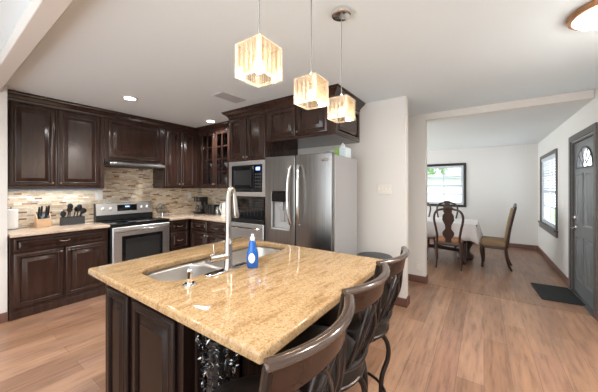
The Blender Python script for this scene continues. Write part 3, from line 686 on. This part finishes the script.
t = thing('glass_plate', 'round clear glass plate leaning on the backsplash right of the range', 'plate', (-4.66, 2.42, .92))
b = MB().lathe([(0, 0), (.06, 0), (.10, .012), (.105, .016), (.10, .017), (.06, .006), (0, .006)], n=28)
make('disc', MB().add([(-4.655-z*.18+h, 2.42+x, 1.03+z) for x, z, h in b.v], b.f), M['clear'], t)
tag(make('salt_shaker', MB().lathe([(0, 0), (.018, 0), (.02, .03), (.014, .05), (.015, .06), (0, .066)], (-4.50, 2.36, .92), 14), M['chrome']), 'small chrome shaker beside the glass plate', 'shaker')
tag(make('metal_dish', MB().lathe([(0, 0), (.03, 0), (.05, .028), (.047, .028), (.03, .005), (0, .005)], (-4.42, 2.46, .92), 18), M['chrome']), 'small shiny metal dish on the counter right of the range', 'dish')

# coffee maker, toaster, kettle
cx, cy = -4.36, 3.02
t = thing('coffee_maker', 'black drip coffee maker with glass carafe in the counter corner', 'coffee maker', (cx, cy, .92))
make('base', filled(rrect(cx-.075, cx+.075, cy-.12, cy+.1, .03, 4), [], .921, .955, .006), M['black'], t)
make('tower', filled(rrect(cx-.075, cx+.075, cy+.02, cy+.1, .03, 4), [], .955, 1.15, .006), M['black'], t)
make('brew_head', filled(rrect(cx-.08, cx+.08, cy-.12, cy+.1, .03, 4), [], 1.15, 1.235, .008), M['black'], t)
make('steel_band', MB().box(cx-.02, cx+.02, cy-.124, cy-.118, 1.155, 1.228), M['steel'], t)
ca = make('carafe', MB().lathe([(0, .957), (.055, .957), (.066, .975), (.068, 1.02), (.05, 1.085), (.045, 1.10), (.042, 1.10), (.045, 1.085), (0, 1.0)], (cx, cy-.05, 0), 20), M['clear'], t)
make('coffee', MB().lathe([(0, .960), (.05, .960), (.062, .976), (.063, 1.01), (0, 1.01)], (cx, cy-.05, 0), 20), M['black'], ca)
make('handle', MB().tube(spline([(cx+.045, cy-.09, 1.085), (cx+.07, cy-.12, 1.07), (cx+.07, cy-.12, 1.0), (cx+.05, cy-.09, .98)], 4), .008, 8), M['black'], ca)
tx, ty = -4.07, 3.05
t = thing('toaster', 'black two slot toaster between coffee maker and kettle', 'toaster', (tx, ty, .92))
make('shell', filled(rrect(tx-.13, tx+.13, ty-.085, ty+.085, .03, 4), [], .93, 1.10, .02), M['black'], t)
for q in (-.03, .03): make('slot', MB().box(tx-.11, tx+.11, ty+q-.014, ty+q+.014, 1.098, 1.103), M['steel'], t)
make('lever', MB().box(tx-.02, tx+.02, ty-.105, ty-.084, 1.04, 1.055), M['black'], t, .003)
make('front_band', MB().box(tx+.03, tx+.036, ty-.088, ty-.084, .95, 1.08), M['steel'], t)
make('feet', MB().box(tx-.12, tx+.12, ty-.07, ty+.07, .92, .932), M['black'], t)
kx, ky = -3.66, 3.02
t = thing('kettle', 'white electric kettle on the corner counter near the tall cabinet', 'kettle', (kx, ky, .92))
make('body', MB().lathe([(0, .022), (.075, .022), (.08, .035), (.072, .13), (.06, .21), (.05, .228), (0, .236)], (kx, ky, .92), 24), M['white'], t)
make('power_base', MB().lathe([(0, 0), (.085, 0), (.085, .014), (.07, .020), (0, .020)], (kx, ky, .92), 24), M['white'], t)
make('handle', MB().tube(spline([(kx-.055, ky-.02, 1.13), (kx-.10, ky-.03, 1.12), (kx-.115, ky-.035, 1.04), (kx-.075, ky-.025, .965)], 5), .011, 8), M['white'], t)
make('spout', MB().tube([(kx+.05, ky, 1.09), (kx+.085, ky, 1.13)], [.02, .012], 10), M['white'], t)
make('lid_knob', MB().ell((kx, ky, 1.16), (.015, .015, .012), 12, 8), M['white'], t)
for x, y, s in ((-3.83, 2.98, 'beside the kettle'), (-3.82, 3.16, 'behind the kettle')):
    tag(make('glass_jar', MB().lathe([(0, 0), (.038, 0), (.04, .01), (.04, .12), (.03, .135), (.03, .15), (.026, .15), (.026, .13), (.034, .115), (.034, .012), (0, .008)], (x, y, .92), 16), M['clear']), 'clear glass jar ' + s + ' on the corner counter', 'jar', 'glass jars')

# ------------------------------------------------------------------ island
IX0, IX1, IY0, IY1 = -2.0, -.55, .585, 1.835
BX0, BX1, BY0, BY1 = -1.90, -1.06, .645, 1.825
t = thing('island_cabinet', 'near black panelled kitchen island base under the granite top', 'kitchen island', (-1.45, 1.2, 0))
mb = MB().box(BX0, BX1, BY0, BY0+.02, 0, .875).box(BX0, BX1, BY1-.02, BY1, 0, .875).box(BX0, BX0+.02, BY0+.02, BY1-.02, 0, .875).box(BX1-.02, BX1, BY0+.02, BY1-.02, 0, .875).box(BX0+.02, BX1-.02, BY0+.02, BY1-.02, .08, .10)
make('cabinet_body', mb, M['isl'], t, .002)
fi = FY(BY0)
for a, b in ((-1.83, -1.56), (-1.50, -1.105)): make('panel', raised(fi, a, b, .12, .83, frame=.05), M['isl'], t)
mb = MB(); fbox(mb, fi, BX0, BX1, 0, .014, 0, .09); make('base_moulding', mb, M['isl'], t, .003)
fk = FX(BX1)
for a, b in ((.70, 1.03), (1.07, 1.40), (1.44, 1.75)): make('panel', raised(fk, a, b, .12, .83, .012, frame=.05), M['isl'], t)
make('corbel', MB().prism([(BX1, .875), (-.70, .875), (-.70, .86), (-.95, .80), (BX1+.012, .62), (BX1, .62)], 1.21, 1.25, lambda a, b, h: (a, h, b)), M['isl'], t, .003)
SX0, SX1, SY0, SY1 = -1.725, -1.325, .735, 1.775
top = filled(rrect(IX0, IX1, IY0, IY1, .012, 3), [rrect(SX0, SX1, SY0, SY1, .13, 8)], .876, .92, .012)
tag(make('island_countertop', top, M['gran']), 'golden speckled granite island countertop with sink cutout', 'countertop')
# sink
t = thing('sink', 'double bowl stainless sink set under the island countertop', 'sink', (-1.48, 1.22, .68))
def bowl(y0, y1):
    e = .006; R = []
    for ins, z in ((0, .8735), (.004, .86), (.012, .74), (.03, .705), (.07, .695)):
        R.append([(x, y, z) for x, y in rrect(SX0-e+ins, SX1+e-ins, y0+ins, y1-ins, max(.03, .125-ins), 8)])
    return R
for y0, y1 in ((SY0-.006, 1.135), (1.165, SY1+.006)):
    b = make('bowl', MB().loft(bowl(y0, y1), False, True), M['sink'], t); b.modifiers.new('thick', 'SOLIDIFY').thickness = .0015
    make('drain', MB().lathe([(0, .7), (.03, .7), (.042, .698), (.045, .6955), (.0, .6955)], ((SX0+SX1)/2, (y0+y1)/2, 0), 20), M['chrome'], b)
e = .006
fl = filled(rrect(SX0-.03, SX1+.03, SY0-.03, SY1+.03, .14, 8), [rrect(SX0-e, SX1+e, SY0-e, 1.135, .125, 8), rrect(SX0-e, SX1+e, 1.165, SY1+e, .125, 8)], .8725, .8757, .001)
make('flange', fl, M['sink'], t)
# faucet
FXX, FYY = -1.268, 1.065
t = thing('faucet', 'tall brushed nickel pull-down faucet behind the sink', 'faucet', (FXX, FYY, .92))
make('deck_plate', filled(rrect(FXX-.026, FXX+.03, FYY-.16, FYY+.15, .025, 6), [], .9205, .928, .003), M['chrome'], t)
mb = MB().lathe([(.028, .927), (.028, .94), (.024, .95), (.0235, 1.075), (.021, 1.09), (.017, 1.10), (.0165, 1.12)], (FXX, FYY, 0), 20); make('body', mb, M['nickel'], t)
pts = [(FXX, FYY, 1.06), (FXX, FYY, 1.25)] + [(FXX-.0*i, FYY+.022-.022*math.cos(a), 1.36+.05*math.sin(a)) for i, a in enumerate([PI*k/10 for k in range(0, 11)])] + [(FXX, FYY+.045, 1.34)]
make('spout', MB().tube(pts, [.0165]*2+[.0155]*(len(pts)-2), 16), M['nickel'], t)
make('spray_head', MB().tube([(FXX, FYY+.0445, 1.37), (FXX, FYY+.050, 1.30), (FXX, FYY+.058, 1.245), (FXX, FYY+.059, 1.23)], [.016, .018, .021, .019], 16), M['nickel'], t)
lv = make('handle_hub', MB().tube([(FXX, FYY-.01, 1.005), (FXX-.02, FYY-.07, 1.003), (FXX-.032, FYY-.105, 1.002)], [.022, .0235, .0235], 16), M['nickel'], t)
make('lever', MB().tube([(FXX-.024, FYY-.080, 1.015), (FXX-.026, FYY-.085, 1.05), (FXX-.026, FYY-.086, 1.085)], [.0055, .0045, .0045], 8), M['nickel'], lv)
t = thing('soap_dispenser', 'small chrome air gap fitting on the counter near the left bowl', 'sink fitting', (-1.232, .785, .92))
make('base_ring', MB().lathe([(0, 0), (.034, 0), (.034, .004), (.026, .010), (0, .010)], (-1.232, .785, .9205), 20), M['chrome'], t)
make('cap', MB().lathe([(0, .008), (.0145, .008), (.0145, .064), (.013, .077), (.008, .084), (0, .086)], (-1.232, .785, .9205), 18), M['chrome'], t)
make('opening', MB().tube([(-1.224, .775, .957), (-1.221, .772, .975), (-1.224, .775, .99)], .0065, 8), M['black'], t)
bx, by = -1.175, 1.175
t = thing('dish_soap_bottle', 'blue dish soap bottle with white cap standing by the faucet', 'bottle', (bx, by, .92))
R_ = []
for z, a, b in ((0, .030, .020), (.006, .034, .023), (.05, .037, .025), (.09, .035, .024), (.12, .026, .020), (.135, .021, .018), (.15, .023, .019), (.165, .018, .016), (.172, .012, .012)):
    cc = [Vector((.819*math.cos(q)*a - .574*math.sin(q)*b, .574*math.cos(q)*a + .819*math.sin(q)*b, 0)) for q in [2*PI*k/20 for k in range(20)]]
    R_.append([(bx+c.x, by+c.y, .9205+z) for c in cc])
make('bottle_body', MB().loft(R_), M['blue'], t)
make('cap', MB().lathe([(0, .170), (.014, .170), (.0145, .188), (.009, .192), (.0085, .208), (0, .210)], (bx, by, .9205), 14), M['white'], t)
b = MB().lathe([(0, .0), (.020, 0), (.021, .0015), (0, .0025)], n=18)
nx, ny = .574, -.819
make('label_patch', MB().add([(bx+.819*x*.95+nx*(.0238+h)-0*y, by+.574*x*.95+ny*(.0238+h), .985+y*1.45) for x, y, h in b.v], b.f), M['paper'], t)['label'] = 'white oval label'

# tinsel hanging below the counter overhang
t = thing('tinsel_bundle', 'crinkled black and silver tinsel bundle under the island overhang', 'decoration', (-.925, .725, .0))
R = random.Random(2); ms = MB(); mk = MB()
for i in range(2600):
    z = R.uniform(.05, .80); a = R.uniform(0, 2*PI); rr = (.10+.02*math.sin(z*9))*math.sqrt(R.random())*1.0
    c = Vector((-.925+rr*math.cos(a)*.95, .725+rr*math.sin(a)*.75, z)); u = Vector((R.gauss(0, 1), R.gauss(0, 1), R.gauss(0, 1))).normalized(); w = u.orthogonal().normalized(); n_ = u.cross(w); s = R.uniform(.006, .014)
    (ms if R.random() < .3 else mk).add([c-u*s, c+w*s*.45+n_*s*.3, c+u*s, c-w*s*.45+n_*s*.3], [(0, 1, 2), (0, 2, 3)])
make('silver_strips', ms, M['tinsel'], t, weld=False)['kind'] = 'stuff'
make('black_strips', mk, M['tinselb'], t, weld=False)['kind'] = 'stuff'
make('core', MB().tube([(-.925, .725, 0), (-.925, .725, .4), (-.925, .725, .78)], [.03, .06, .04], 10), M['black'], t)

# bar stools: built at the origin facing -X
def make_stool(label):
    t = thing('bar_stool', label, 'bar stool', (0, 0, 0), 0, 'bar stools at the island')
    ZS = .672
    se = make('seat', MB().lathe([(0, ZS-.065), (.18, ZS-.065), (.208, ZS-.05), (.212, ZS-.02), (.20, ZS+.008), (.165, ZS+.024), (.08, ZS+.032), (0, ZS+.033)], (0, 0, 0), 36), M['leather'], t, local=True)
    make('piping', MB().tube([(.212*math.cos(2*PI*k/36), .212*math.sin(2*PI*k/36), ZS-.035) for k in range(37)], .006, 6), M['bronze'], se, local=True)
    make('swivel_plate', MB().lathe([(0, ZS-.115), (.10, ZS-.115), (.15, ZS-.10), (.17, ZS-.085), (.17, ZS-.066), (0, ZS-.066)], (0, 0, 0), 28), M['bronze'], t, local=True)
    for sx in (-1, 1):
        for sy in (-1, 1):
            p = [(sx*.10, sy*.10, ZS-.10), (sx*.155, sy*.155, ZS-.17), (sx*.165, sy*.165, ZS-.27), (sx*.135, sy*.135, ZS-.40), (sx*.14, sy*.14, .12), (sx*.175, sy*.175, .03), (sx*.19, sy*.19, .006)]
            q = spline(p, 5); make('leg', MB().tube(q, [.014]*len(q), 8), M['bronze'], t, local=True)
    make('foot_ring', MB().tube([(.20*math.cos(2*PI*k/28), .20*math.sin(2*PI*k/28), .22) for k in range(29)], .009, 8), M['bronze'], t, local=True)
    # back: plan arc of the top rail
    def arc(s, z):   # s in -1..1
        lean = .18 + (z-ZS)*.19
        return Vector((lean + .055*(1-s*s) - .01, .200*s, z))
    n = 20; ZT = 1.07; ss = [-1+2*i/n for i in range(n+1)]
    rp = MB()
    ringlist = []
    for s in ss:
        a, b = arc(s, ZT-.018), arc(s, ZT-.115+.02*(1-s*s)); o_ = Vector((.008, 0, 0))
        ringlist.append([a-o_, a+o_, b+o_, b-o_])
    make('back_panel', rp.loft(ringlist), M['rail'], t, .003, local=True)['label'] = 'glossy brown curved back panel'
    pts = [arc(s, ZT-.012) for s in ss]; rl = []
    for i, p in enumerate(pts):
        tg = (pts[min(i+1, n)]-pts[max(i-1, 0)]).normalized(); nn = Vector((tg.y, -tg.x, 0))
        rl.append([p+nn*(.017*math.cos(2*PI*k/12)+.004)+Vector((0, 0, .0125*math.sin(2*PI*k/12))) for k in range(12)])
    make('top_rail', MB().loft(rl), M['railtop'], t, local=True)
    for s in (-1, 1):
        q = spline([arc(s*.97, ZT-.02), arc(s*.95, ZT-.12), Vector((.225, s*.165, .84)), Vector((.195, s*.125, .72)), Vector((.165, s*.11, ZS-.05)), Vector((.10, s*.08, ZS-.09))], 5)
        make('back_post', MB().tube(q, .0125, 8), M['bronze'], t, local=True)
    for s0, s1 in ((-.62, .10), (.62, -.10), (-.30, -.42), (.30, .42), (-.12, .5), (.12, -.5)):
        a = arc(s0, ZT-.10); b = Vector((.200, .19*s1, .715))
        mid = (a+b)/2+Vector((.012, .03*(1 if s1 > 0 else -1), 0))
        make('back_rod', MB().tube(spline([a, mid, b], 6), .007, 8), M['bronze'], t, local=True)
    make('lower_rail', MB().tube(spline([(.195, -.12, .72), (.213, -.06, .712), (.22, 0, .71), (.213, .06, .712), (.195, .12, .72)], 4), .010, 8), M['bronze'], t, local=True)
    return t
st = make_stool('dark leather bar stool nearest the camera, at the near corner of the island'); st.location = (-.608, .602, 0)
dup(st, (-.632, 1.040, 0), math.radians(-2), 'middle dark leather bar stool of the three along the island')
dup(st, (-.645, 1.452, 0), math.radians(-3), 'farthest dark leather bar stool along the island, nearest the wall end')

t = thing('trash_can', 'round black lidded bin in front of the wall beside the refrigerator', 'bin', (-.99, 2.86, 0))
make('bin_body', MB().lathe([(0, 0), (.16, 0), (.165, .01), (.195, .62), (0, .62)], (-.99, 2.86, 0), 32), M['black'], t)
make('lid', MB().lathe([(.2, .62), (.205, .63), (.205, .645), (.19, .66), (.12, .675), (0, .68)], (-.99, 2.86, 0), 32), M['slate'], t)

# ------------------------------------------------------------------ ceiling fittings
def make_pendant(x, y, label):
    t = thing('pendant_light', label, 'pendant light', (x, y, 1.835), 0, 'pendants over the island')
    h = .0585; z0, z1 = 1.835, 1.962
    make('canopy', MB().lathe([(0, H-.03), (.045, H-.03), (.058, H-.024), (.062, H-.012), (.062, H-.0005), (0, H-.0005)], (x, y, 0), 28), M['chrome'], t)
    make('cable', MB().cyl((x, y, z1+.03), (x, y, H-.028), .0026, n=8), M['cable'], t)
    make('socket', MB().lathe([(0, z1-.02), (.016, z1-.02), (.016, z1+.012), (.007, z1+.018), (.006, z1+.034), (0, z1+.034)], (x, y, 0), 14), M['chrome'], t)
    make('bulb', MB().ell((x, y, z1-.078), (.022, .022, .028), 16, 10), M['bulb'], t)
    mb = (MB(), MB()); k = .010; nb = 8
    for s in (-1, 1):
        for i in range(nb):
            c = -h + k + (2*h-2*k)*(i+.5)/nb; w = (2*h-2*k)/nb*.5-.0010; q = mb[i % 2]
            q.box(x+c-w, x+c+w, y+s*h-.004, y+s*h+.004, z0+.006, z1-.004)
            q.box(x+s*h-.004, x+s*h+.004, y+c-w, y+c+w, z0+.006, z1-.004)
    make('clear_glass_bars', mb[0], M['pendglass'], t); make('glint_glass_bars', mb[1], M['pendglint'], t)  # alternating tan and whitish bars paint in the stripes that plain prisms refract
    mb = MB()
    for sx in (-1, 1):
        for sy in (-1, 1): mb.box(x+sx*h-.0055, x+sx*h+.0055, y+sy*h-.0055, y+sy*h+.0055, z0, z1)
    for z in (z0, z1-.006):
        for s in (-1, 1): mb.box(x-h+.006, x+h-.006, y+s*h-.0055, y+s*h+.0055, z, z+.006).box(x+s*h-.0055, x+s*h+.0055, y-h+.006, y+h-.006, z, z+.006)
    make('glass_edges', mb, M['pendedge'], t)
    make('top_plate', MB().box(x-h, x+h, y-h, y+h, z1-.004, z1+.001), M['pendedge'], t)
    l = bpy.data.lights.new('pendant_lamp', 'POINT'); l.energy = 2.4; l.color = (1, .80, .55); l.shadow_soft_size = .025
    lo = bpy.data.objects.new('pendant_lamp', l); COL.objects.link(lo); lo.location = (0, 0, .035); lo.parent = t
    return t
p = make_pendant(-.71, .745, 'glass cube pendant nearest the camera, largest of the three')
dup(p, (-.715, 1.13, 1.835), 0, 'middle glass cube pendant of the three')
dup(p, (-.72, 1.485, 1.835), 0, 'farthest glass cube pendant, hanging in front of the refrigerator cabinet')
def can(x, y, label):
    t = thing('recessed_light', label, 'ceiling light', (x, y, H-.01), 0, 'recessed ceiling lights')
    make('trim_ring', MB().lathe([(.058, H-.0005), (.085, H-.0005), (.083, H-.006), (.062, H-.010), (.058, H-.004)], (x, y, 0), 32), M['white'], t)
    make('lens', MB().lathe([(0, H-.005), (.060, H-.005), (.060, H-.0008), (0, H-.0008)], (x, y, 0), 32), M['can'], t)
    l = bpy.data.lights.new('downlight', 'SPOT'); l.energy = 45; l.color = (1, .985, .96); l.spot_size = math.radians(150); l.spot_blend = .8; l.shadow_soft_size = .06
    lo = bpy.data.objects.new('downlight', l); COL.objects.link(lo); lo.parent = t; lo.location = (0, 0, -.01)
    return t
c0 = can(-3.52, 1.45, 'recessed ceiling light above the range side of the kitchen')
dup(c0, (-3.66, 2.71, H-.01), 0, 'recessed ceiling light in the corner above the glass cabinet')
dup(c0, (-1.30, .55, H-.01), 0, 'added recessed fill light above the island sink, just out of view')  # this and the next three are unseen lamps added to raise the brightness
dup(c0, (.35, 1.25, H-.01), 0, 'added recessed fill light above the walkway, just out of view')
dup(c0, (-2.9, -.9, H-.01), 0, 'added recessed fill light left of the ceiling beam, just out of view')
dup(c0, (-.6, -.9, H-.01), 0, 'added recessed fill light behind the viewer')
t = thing('ceiling_vent', 'grey louvred air vent in the ceiling by the tall cabinet', 'vent', (-2.51, 2.12, H-.01))
mb = framed(lambda u, dd, z: (z-2.60-0.0, u, H-.0005-dd), 1.95, 2.30, .0, .19, .008, .022); make('frame', mb, M['vent'], t)
mb = MB()
for i in range(9):
    x = -2.585+.02*i; b = MB().box(-.0045, .0045, 1.97, 2.28, -.0008, .0008); mb.add([(x+a*.8, y, H-.006+a*.45+z) for a, y, z in b.v], b.f)
make('louvres', mb, M['vent'], t); make('backing', MB().box(-2.58, -2.43, 1.97, 2.28, H-.0012, H-.0004), M['ventdark'], t)
t = thing('flush_ceiling_light', 'round flush ceiling light with copper ring at the top right', 'ceiling light', (.64, 2.38, H-.05))
make('ring', MB().lathe([(.16, H-.0005), (.190, H-.0005), (.197, H-.010), (.194, H-.024), (.184, H-.034), (.170, H-.036), (.164, H-.025)], (.63, 2.375, 0), 48), M['copper'], t)
make('diffuser', MB().lathe([(0, H-.085), (.06, H-.082), (.115, H-.070), (.150, H-.053), (.168, H-.036), (.165, H-.018), (0, H-.018)], (.63, 2.375, 0), 48), M['diff'], t)
l = bpy.data.lights.new('flush_lamp', 'AREA'); l.energy = 14; l.color = (1, .96, .90); l.shape = 'DISK'; l.size = .3
lo = bpy.data.objects.new('flush_lamp', l); COL.objects.link(lo); lo.parent = t; lo.location = (0, 0, -.04)

# ------------------------------------------------------------------ dining room
TX0, TX1, TY0, TY1, TZ = -1.62, -.10, 5.72, 6.58, .74
t = thing('dining_table', 'dark carved dining table under the white cloth', 'table', (-.86, 6.12, 0))
make('tabletop', MB().box(TX0, TX1, TY0, TY1, .70, TZ-.004), M['dine'], t, .006)
make('apron', MB().box(TX0+.12, TX1-.12, TY0+.12, TY1-.12, .62, .70), M['dine'], t, .004)
for x in (-1.30, -.30):
    pr = [(.0, .02), (.13, .02), (.15, .06), (.14, .12), (.09, .17), (.08, .22), (.13, .32), (.15, .40), (.11, .48), (.07, .54), (.06, .60), (.09, .62), (0, .62)]
    lg = make('pedestal', MB().lathe(pr, (x, 6.08, 0), 16), M['dine'], t)
    for s in (-1, 1):
        q = spline([(x, 6.08+s*.05, .30), (x, 6.08+s*.20, .36), (x, 6.08+s*.30, .22), (x, 6.08+s*.33, .09), (x, 6.08+s*.38, .03), (x, 6.08+s*.40, .05)], 5)
        make('scroll_foot', MB().tube(q, [.03+.02*math.sin(PI*i/(len(q)-1)) for i in range(len(q))], 8), M['dine'], lg)
make('stretcher', MB().tube([(-1.30, 6.08, .16), (-.82, 6.08, .20), (-.30, 6.08, .16)], [.03, .04, .03], 8), M['dine'], t)
# cloth with a wavy skirt
def ring(off, z, wav):
    base = rrect(TX0-off, TX1+off, TY0-off, TY1+off, .05+off, 8); out = []; P = []
    for i in range(len(base)):
        a, b = Vector(base[i]), Vector(base[(i+1) % len(base)]); m_ = max(1, int((b-a).length/.05))
        for k in range(m_): P.append(a.lerp(b, k/m_))
    return P
NP = 0; RR = []
P0 = ring(.0, 0, 0); cen = Vector(((TX0+TX1)/2, (TY0+TY1)/2)); s_ = 0
for j, (off, z) in enumerate(((-.02, TZ+.003), (.004, TZ+.001), (.012, TZ-.02), (.02, .62), (.03, .52), (.038, .445))):
    rr = []
    for i, p in enumerate(P0):
        dvec = (p-cen); nrm = Vector((0, 0)); ex = max(0, abs(dvec.x)-((TX1-TX0)/2-.06)); ey = max(0, abs(dvec.y)-((TY1-TY0)/2-.06))
        nrm = Vector((math.copysign(ex, dvec.x), math.copysign(ey, dvec.y))); nrm = nrm.normalized() if nrm.length > 1e-6 else Vector((0, 1))
        w_ = max(0, j-2)*.010*math.sin(i*1.05)+max(0, j-2)*.006*math.sin(i*.41+1)
        corner = .05*max(0, j-2)*(min(ex, ey)/.06)
        q = p+nrm*(off+w_+corner*.5); rr.append((q.x, q.y, z-corner*.6))
    RR.append(rr)
o = make('tablecloth', MB().loft(RR, True, False), M['cloth'], angle=50); o.modifiers.new('thick', 'SOLIDIFY').thickness = .002
tag(o, 'white cloth draped over the dining table', 'tablecloth')
# splat back chair, built at origin facing +Y
def make_chair(label):
    t = thing('dining_chair', label, 'chair', (0, 0, 0), 0, 'splat back dining chairs'); w = .215
    make('seat_frame', filled([(-.20, -.20), (.20, -.20), (.235, .22), (-.235, .22)], [], .40, .455, .006), M['dine'], t, local=True)
    make('seat', MB().loft([[(x*k, y*k+.01, z) for x, y in rrect(-.21, .21, -.19, .215, .05, 4)] for k, z in ((.98, .452), (1.0, .465), (.96, .485), (.8, .497), (.4, .502))]), M['orange'], t, local=True)
    for s in (-1, 1):
        q = spline([(s*.20, .19, .43), (s*.225, .215, .34), (s*.205, .20, .18), (s*.20, .195, .07), (s*.21, .215, .02), (s*.21, .22, .006)], 5)
        make('leg', MB().tube(q, [.032-.018*min(1, i/(len(q)*.7)) for i in range(len(q))], 8), M['dine'], t, local=True)
        q = spline([(s*.185, -.19, .47), (s*.185, -.20, .30), (s*.188, -.225, .10), (s*.19, -.25, .006)], 5)
        make('leg', MB().tube(q, [.022-.006*i/len(q) for i in range(len(q))], 8), M['dine'], t, local=True)
    hoop = []
    half = [(.175, .46), (.17, .56), (.19, .70), (.215, .84), (.21, .94), (.17, 1.01), (.10, 1.035), (.05, 1.045)]
    full = [(-x, z) for x, z in half] + [(x, z) for x, z in half[::-1]]
    y_ = lambda z: -.19-(z-.46)*.16
    make('back_frame', MB().tube(spline([(x, y_(z), z) for x, z in full], 5), .019, 8), M['dine'], t, local=True)
    half = [(.05, .46), (.045, .52), (.085, .58), (.09, .63), (.045, .70), (.05, .76), (.09, .85), (.085, .93), (.055, .98), (.06, 1.05)]
    poly = [(-x, z) for x, z in half] + [(x, z) for x, z in half[::-1]]
    make('splat', MB().prism(poly, -.009, .009, lambda a, b, h: (a, y_(b)+h, b)), M['dine'], t, .003, local=True)
    make('crest', MB().ell((0, y_(1.06), 1.06), (.075, .022, .03), 14, 8).ell((-.055, y_(1.05), 1.05), (.03, .022, .022), 10, 6).ell((.055, y_(1.05), 1.05), (.03, .022, .022), 10, 6), M['dine'], t, local=True)
    return t
ch = make_chair('splat back chair with orange seat seen from behind, near side of the table'); ch.location = (-.52, 5.44, 0); ch.rotation_euler = (0, 0, math.radians(4))
dup(ch, (-1.12, 5.46, 0), 0, 'splat back chair half hidden behind the wall edge, near side of the table')
dup(ch, (-.72, 6.95, 0), PI, 'splat back chair across the dining table, in front of the window')
dup(ch, (-1.30, 6.95, 0), PI, 'splat back chair across the table, mostly hidden behind the wall edge')
t = thing('upholstered_chair', 'tan upholstered high back chair at the end of the dining table', 'chair', (.12, 5.90, 0), math.radians(87))
# local: faces +Y; rotated 90 deg faces -X
make('seat', MB().loft([[(x*k, y*k, z) for x, y in rrect(-.235, .235, -.21, .16, .05, 4)] for k, z in ((.97, .40), (1.0, .42), (1.0, .46), (.95, .49), (.6, .50))]), M['gold'], t, local=True)
make('seat_frame', MB().box(-.225, .225, -.21, .155, .35, .405), M['dine'], t, .006, local=True)
bk = MB().loft([[(x, y, z) for x, y in rrect(-w_, w_, yy-.03, yy+.03, .025, 4)] for w_, yy, z in ((.20, -.20, .44), (.215, -.215, .60), (.225, -.245, .80), (.225, -.285, 1.0), (.215, -.30, 1.05))]); make('backrest', bk, M['gold'], t, local=True)
for s in (-1, 1):
    make('back_post', MB().tube(spline([(s*.215, -.215, .40), (s*.228, -.235, .60), (s*.238, -.265, .80), (s*.238, -.31, 1.02), (s*.22, -.325, 1.08)], 4), .021, 8), M['dine'], t, local=True)
    q = spline([(s*.21, -.20, .40), (s*.21, -.205, .25), (s*.21, -.235, .10), (s*.212, -.275, .006)], 5); make('leg', MB().tube(q, [.024-.008*i/len(q) for i in range(len(q))], 8), M['dine'], t, local=True)
    q = spline([(s*.20, .13, .38), (s*.22, .145, .30), (s*.205, .13, .15), (s*.205, .135, .006)], 5); make('leg', MB().tube(q, [.032-.015*min(1, i/(len(q)*.7)) for i in range(len(q))], 8), M['dine'], t, local=True)
make('crest', MB().tube(spline([(-.225, -.32, 1.07), (-.12, -.325, 1.095), (0, -.325, 1.12), (.12, -.325, 1.095), (.225, -.32, 1.07)], 4), .022, 8), M['dine'], t, local=True)

o = make('doormat', filled([(x*math.cos(.06)-y*math.sin(.06)+.78, x*math.sin(.06)+y*math.cos(.06)+4.84) for x, y in rrect(-.20, .20, -.33, .33, .02, 3)], [], .0005, .012, .003), M['mat'])
tag(o, 'black rectangular doormat on the floor before the front door', 'doormat')
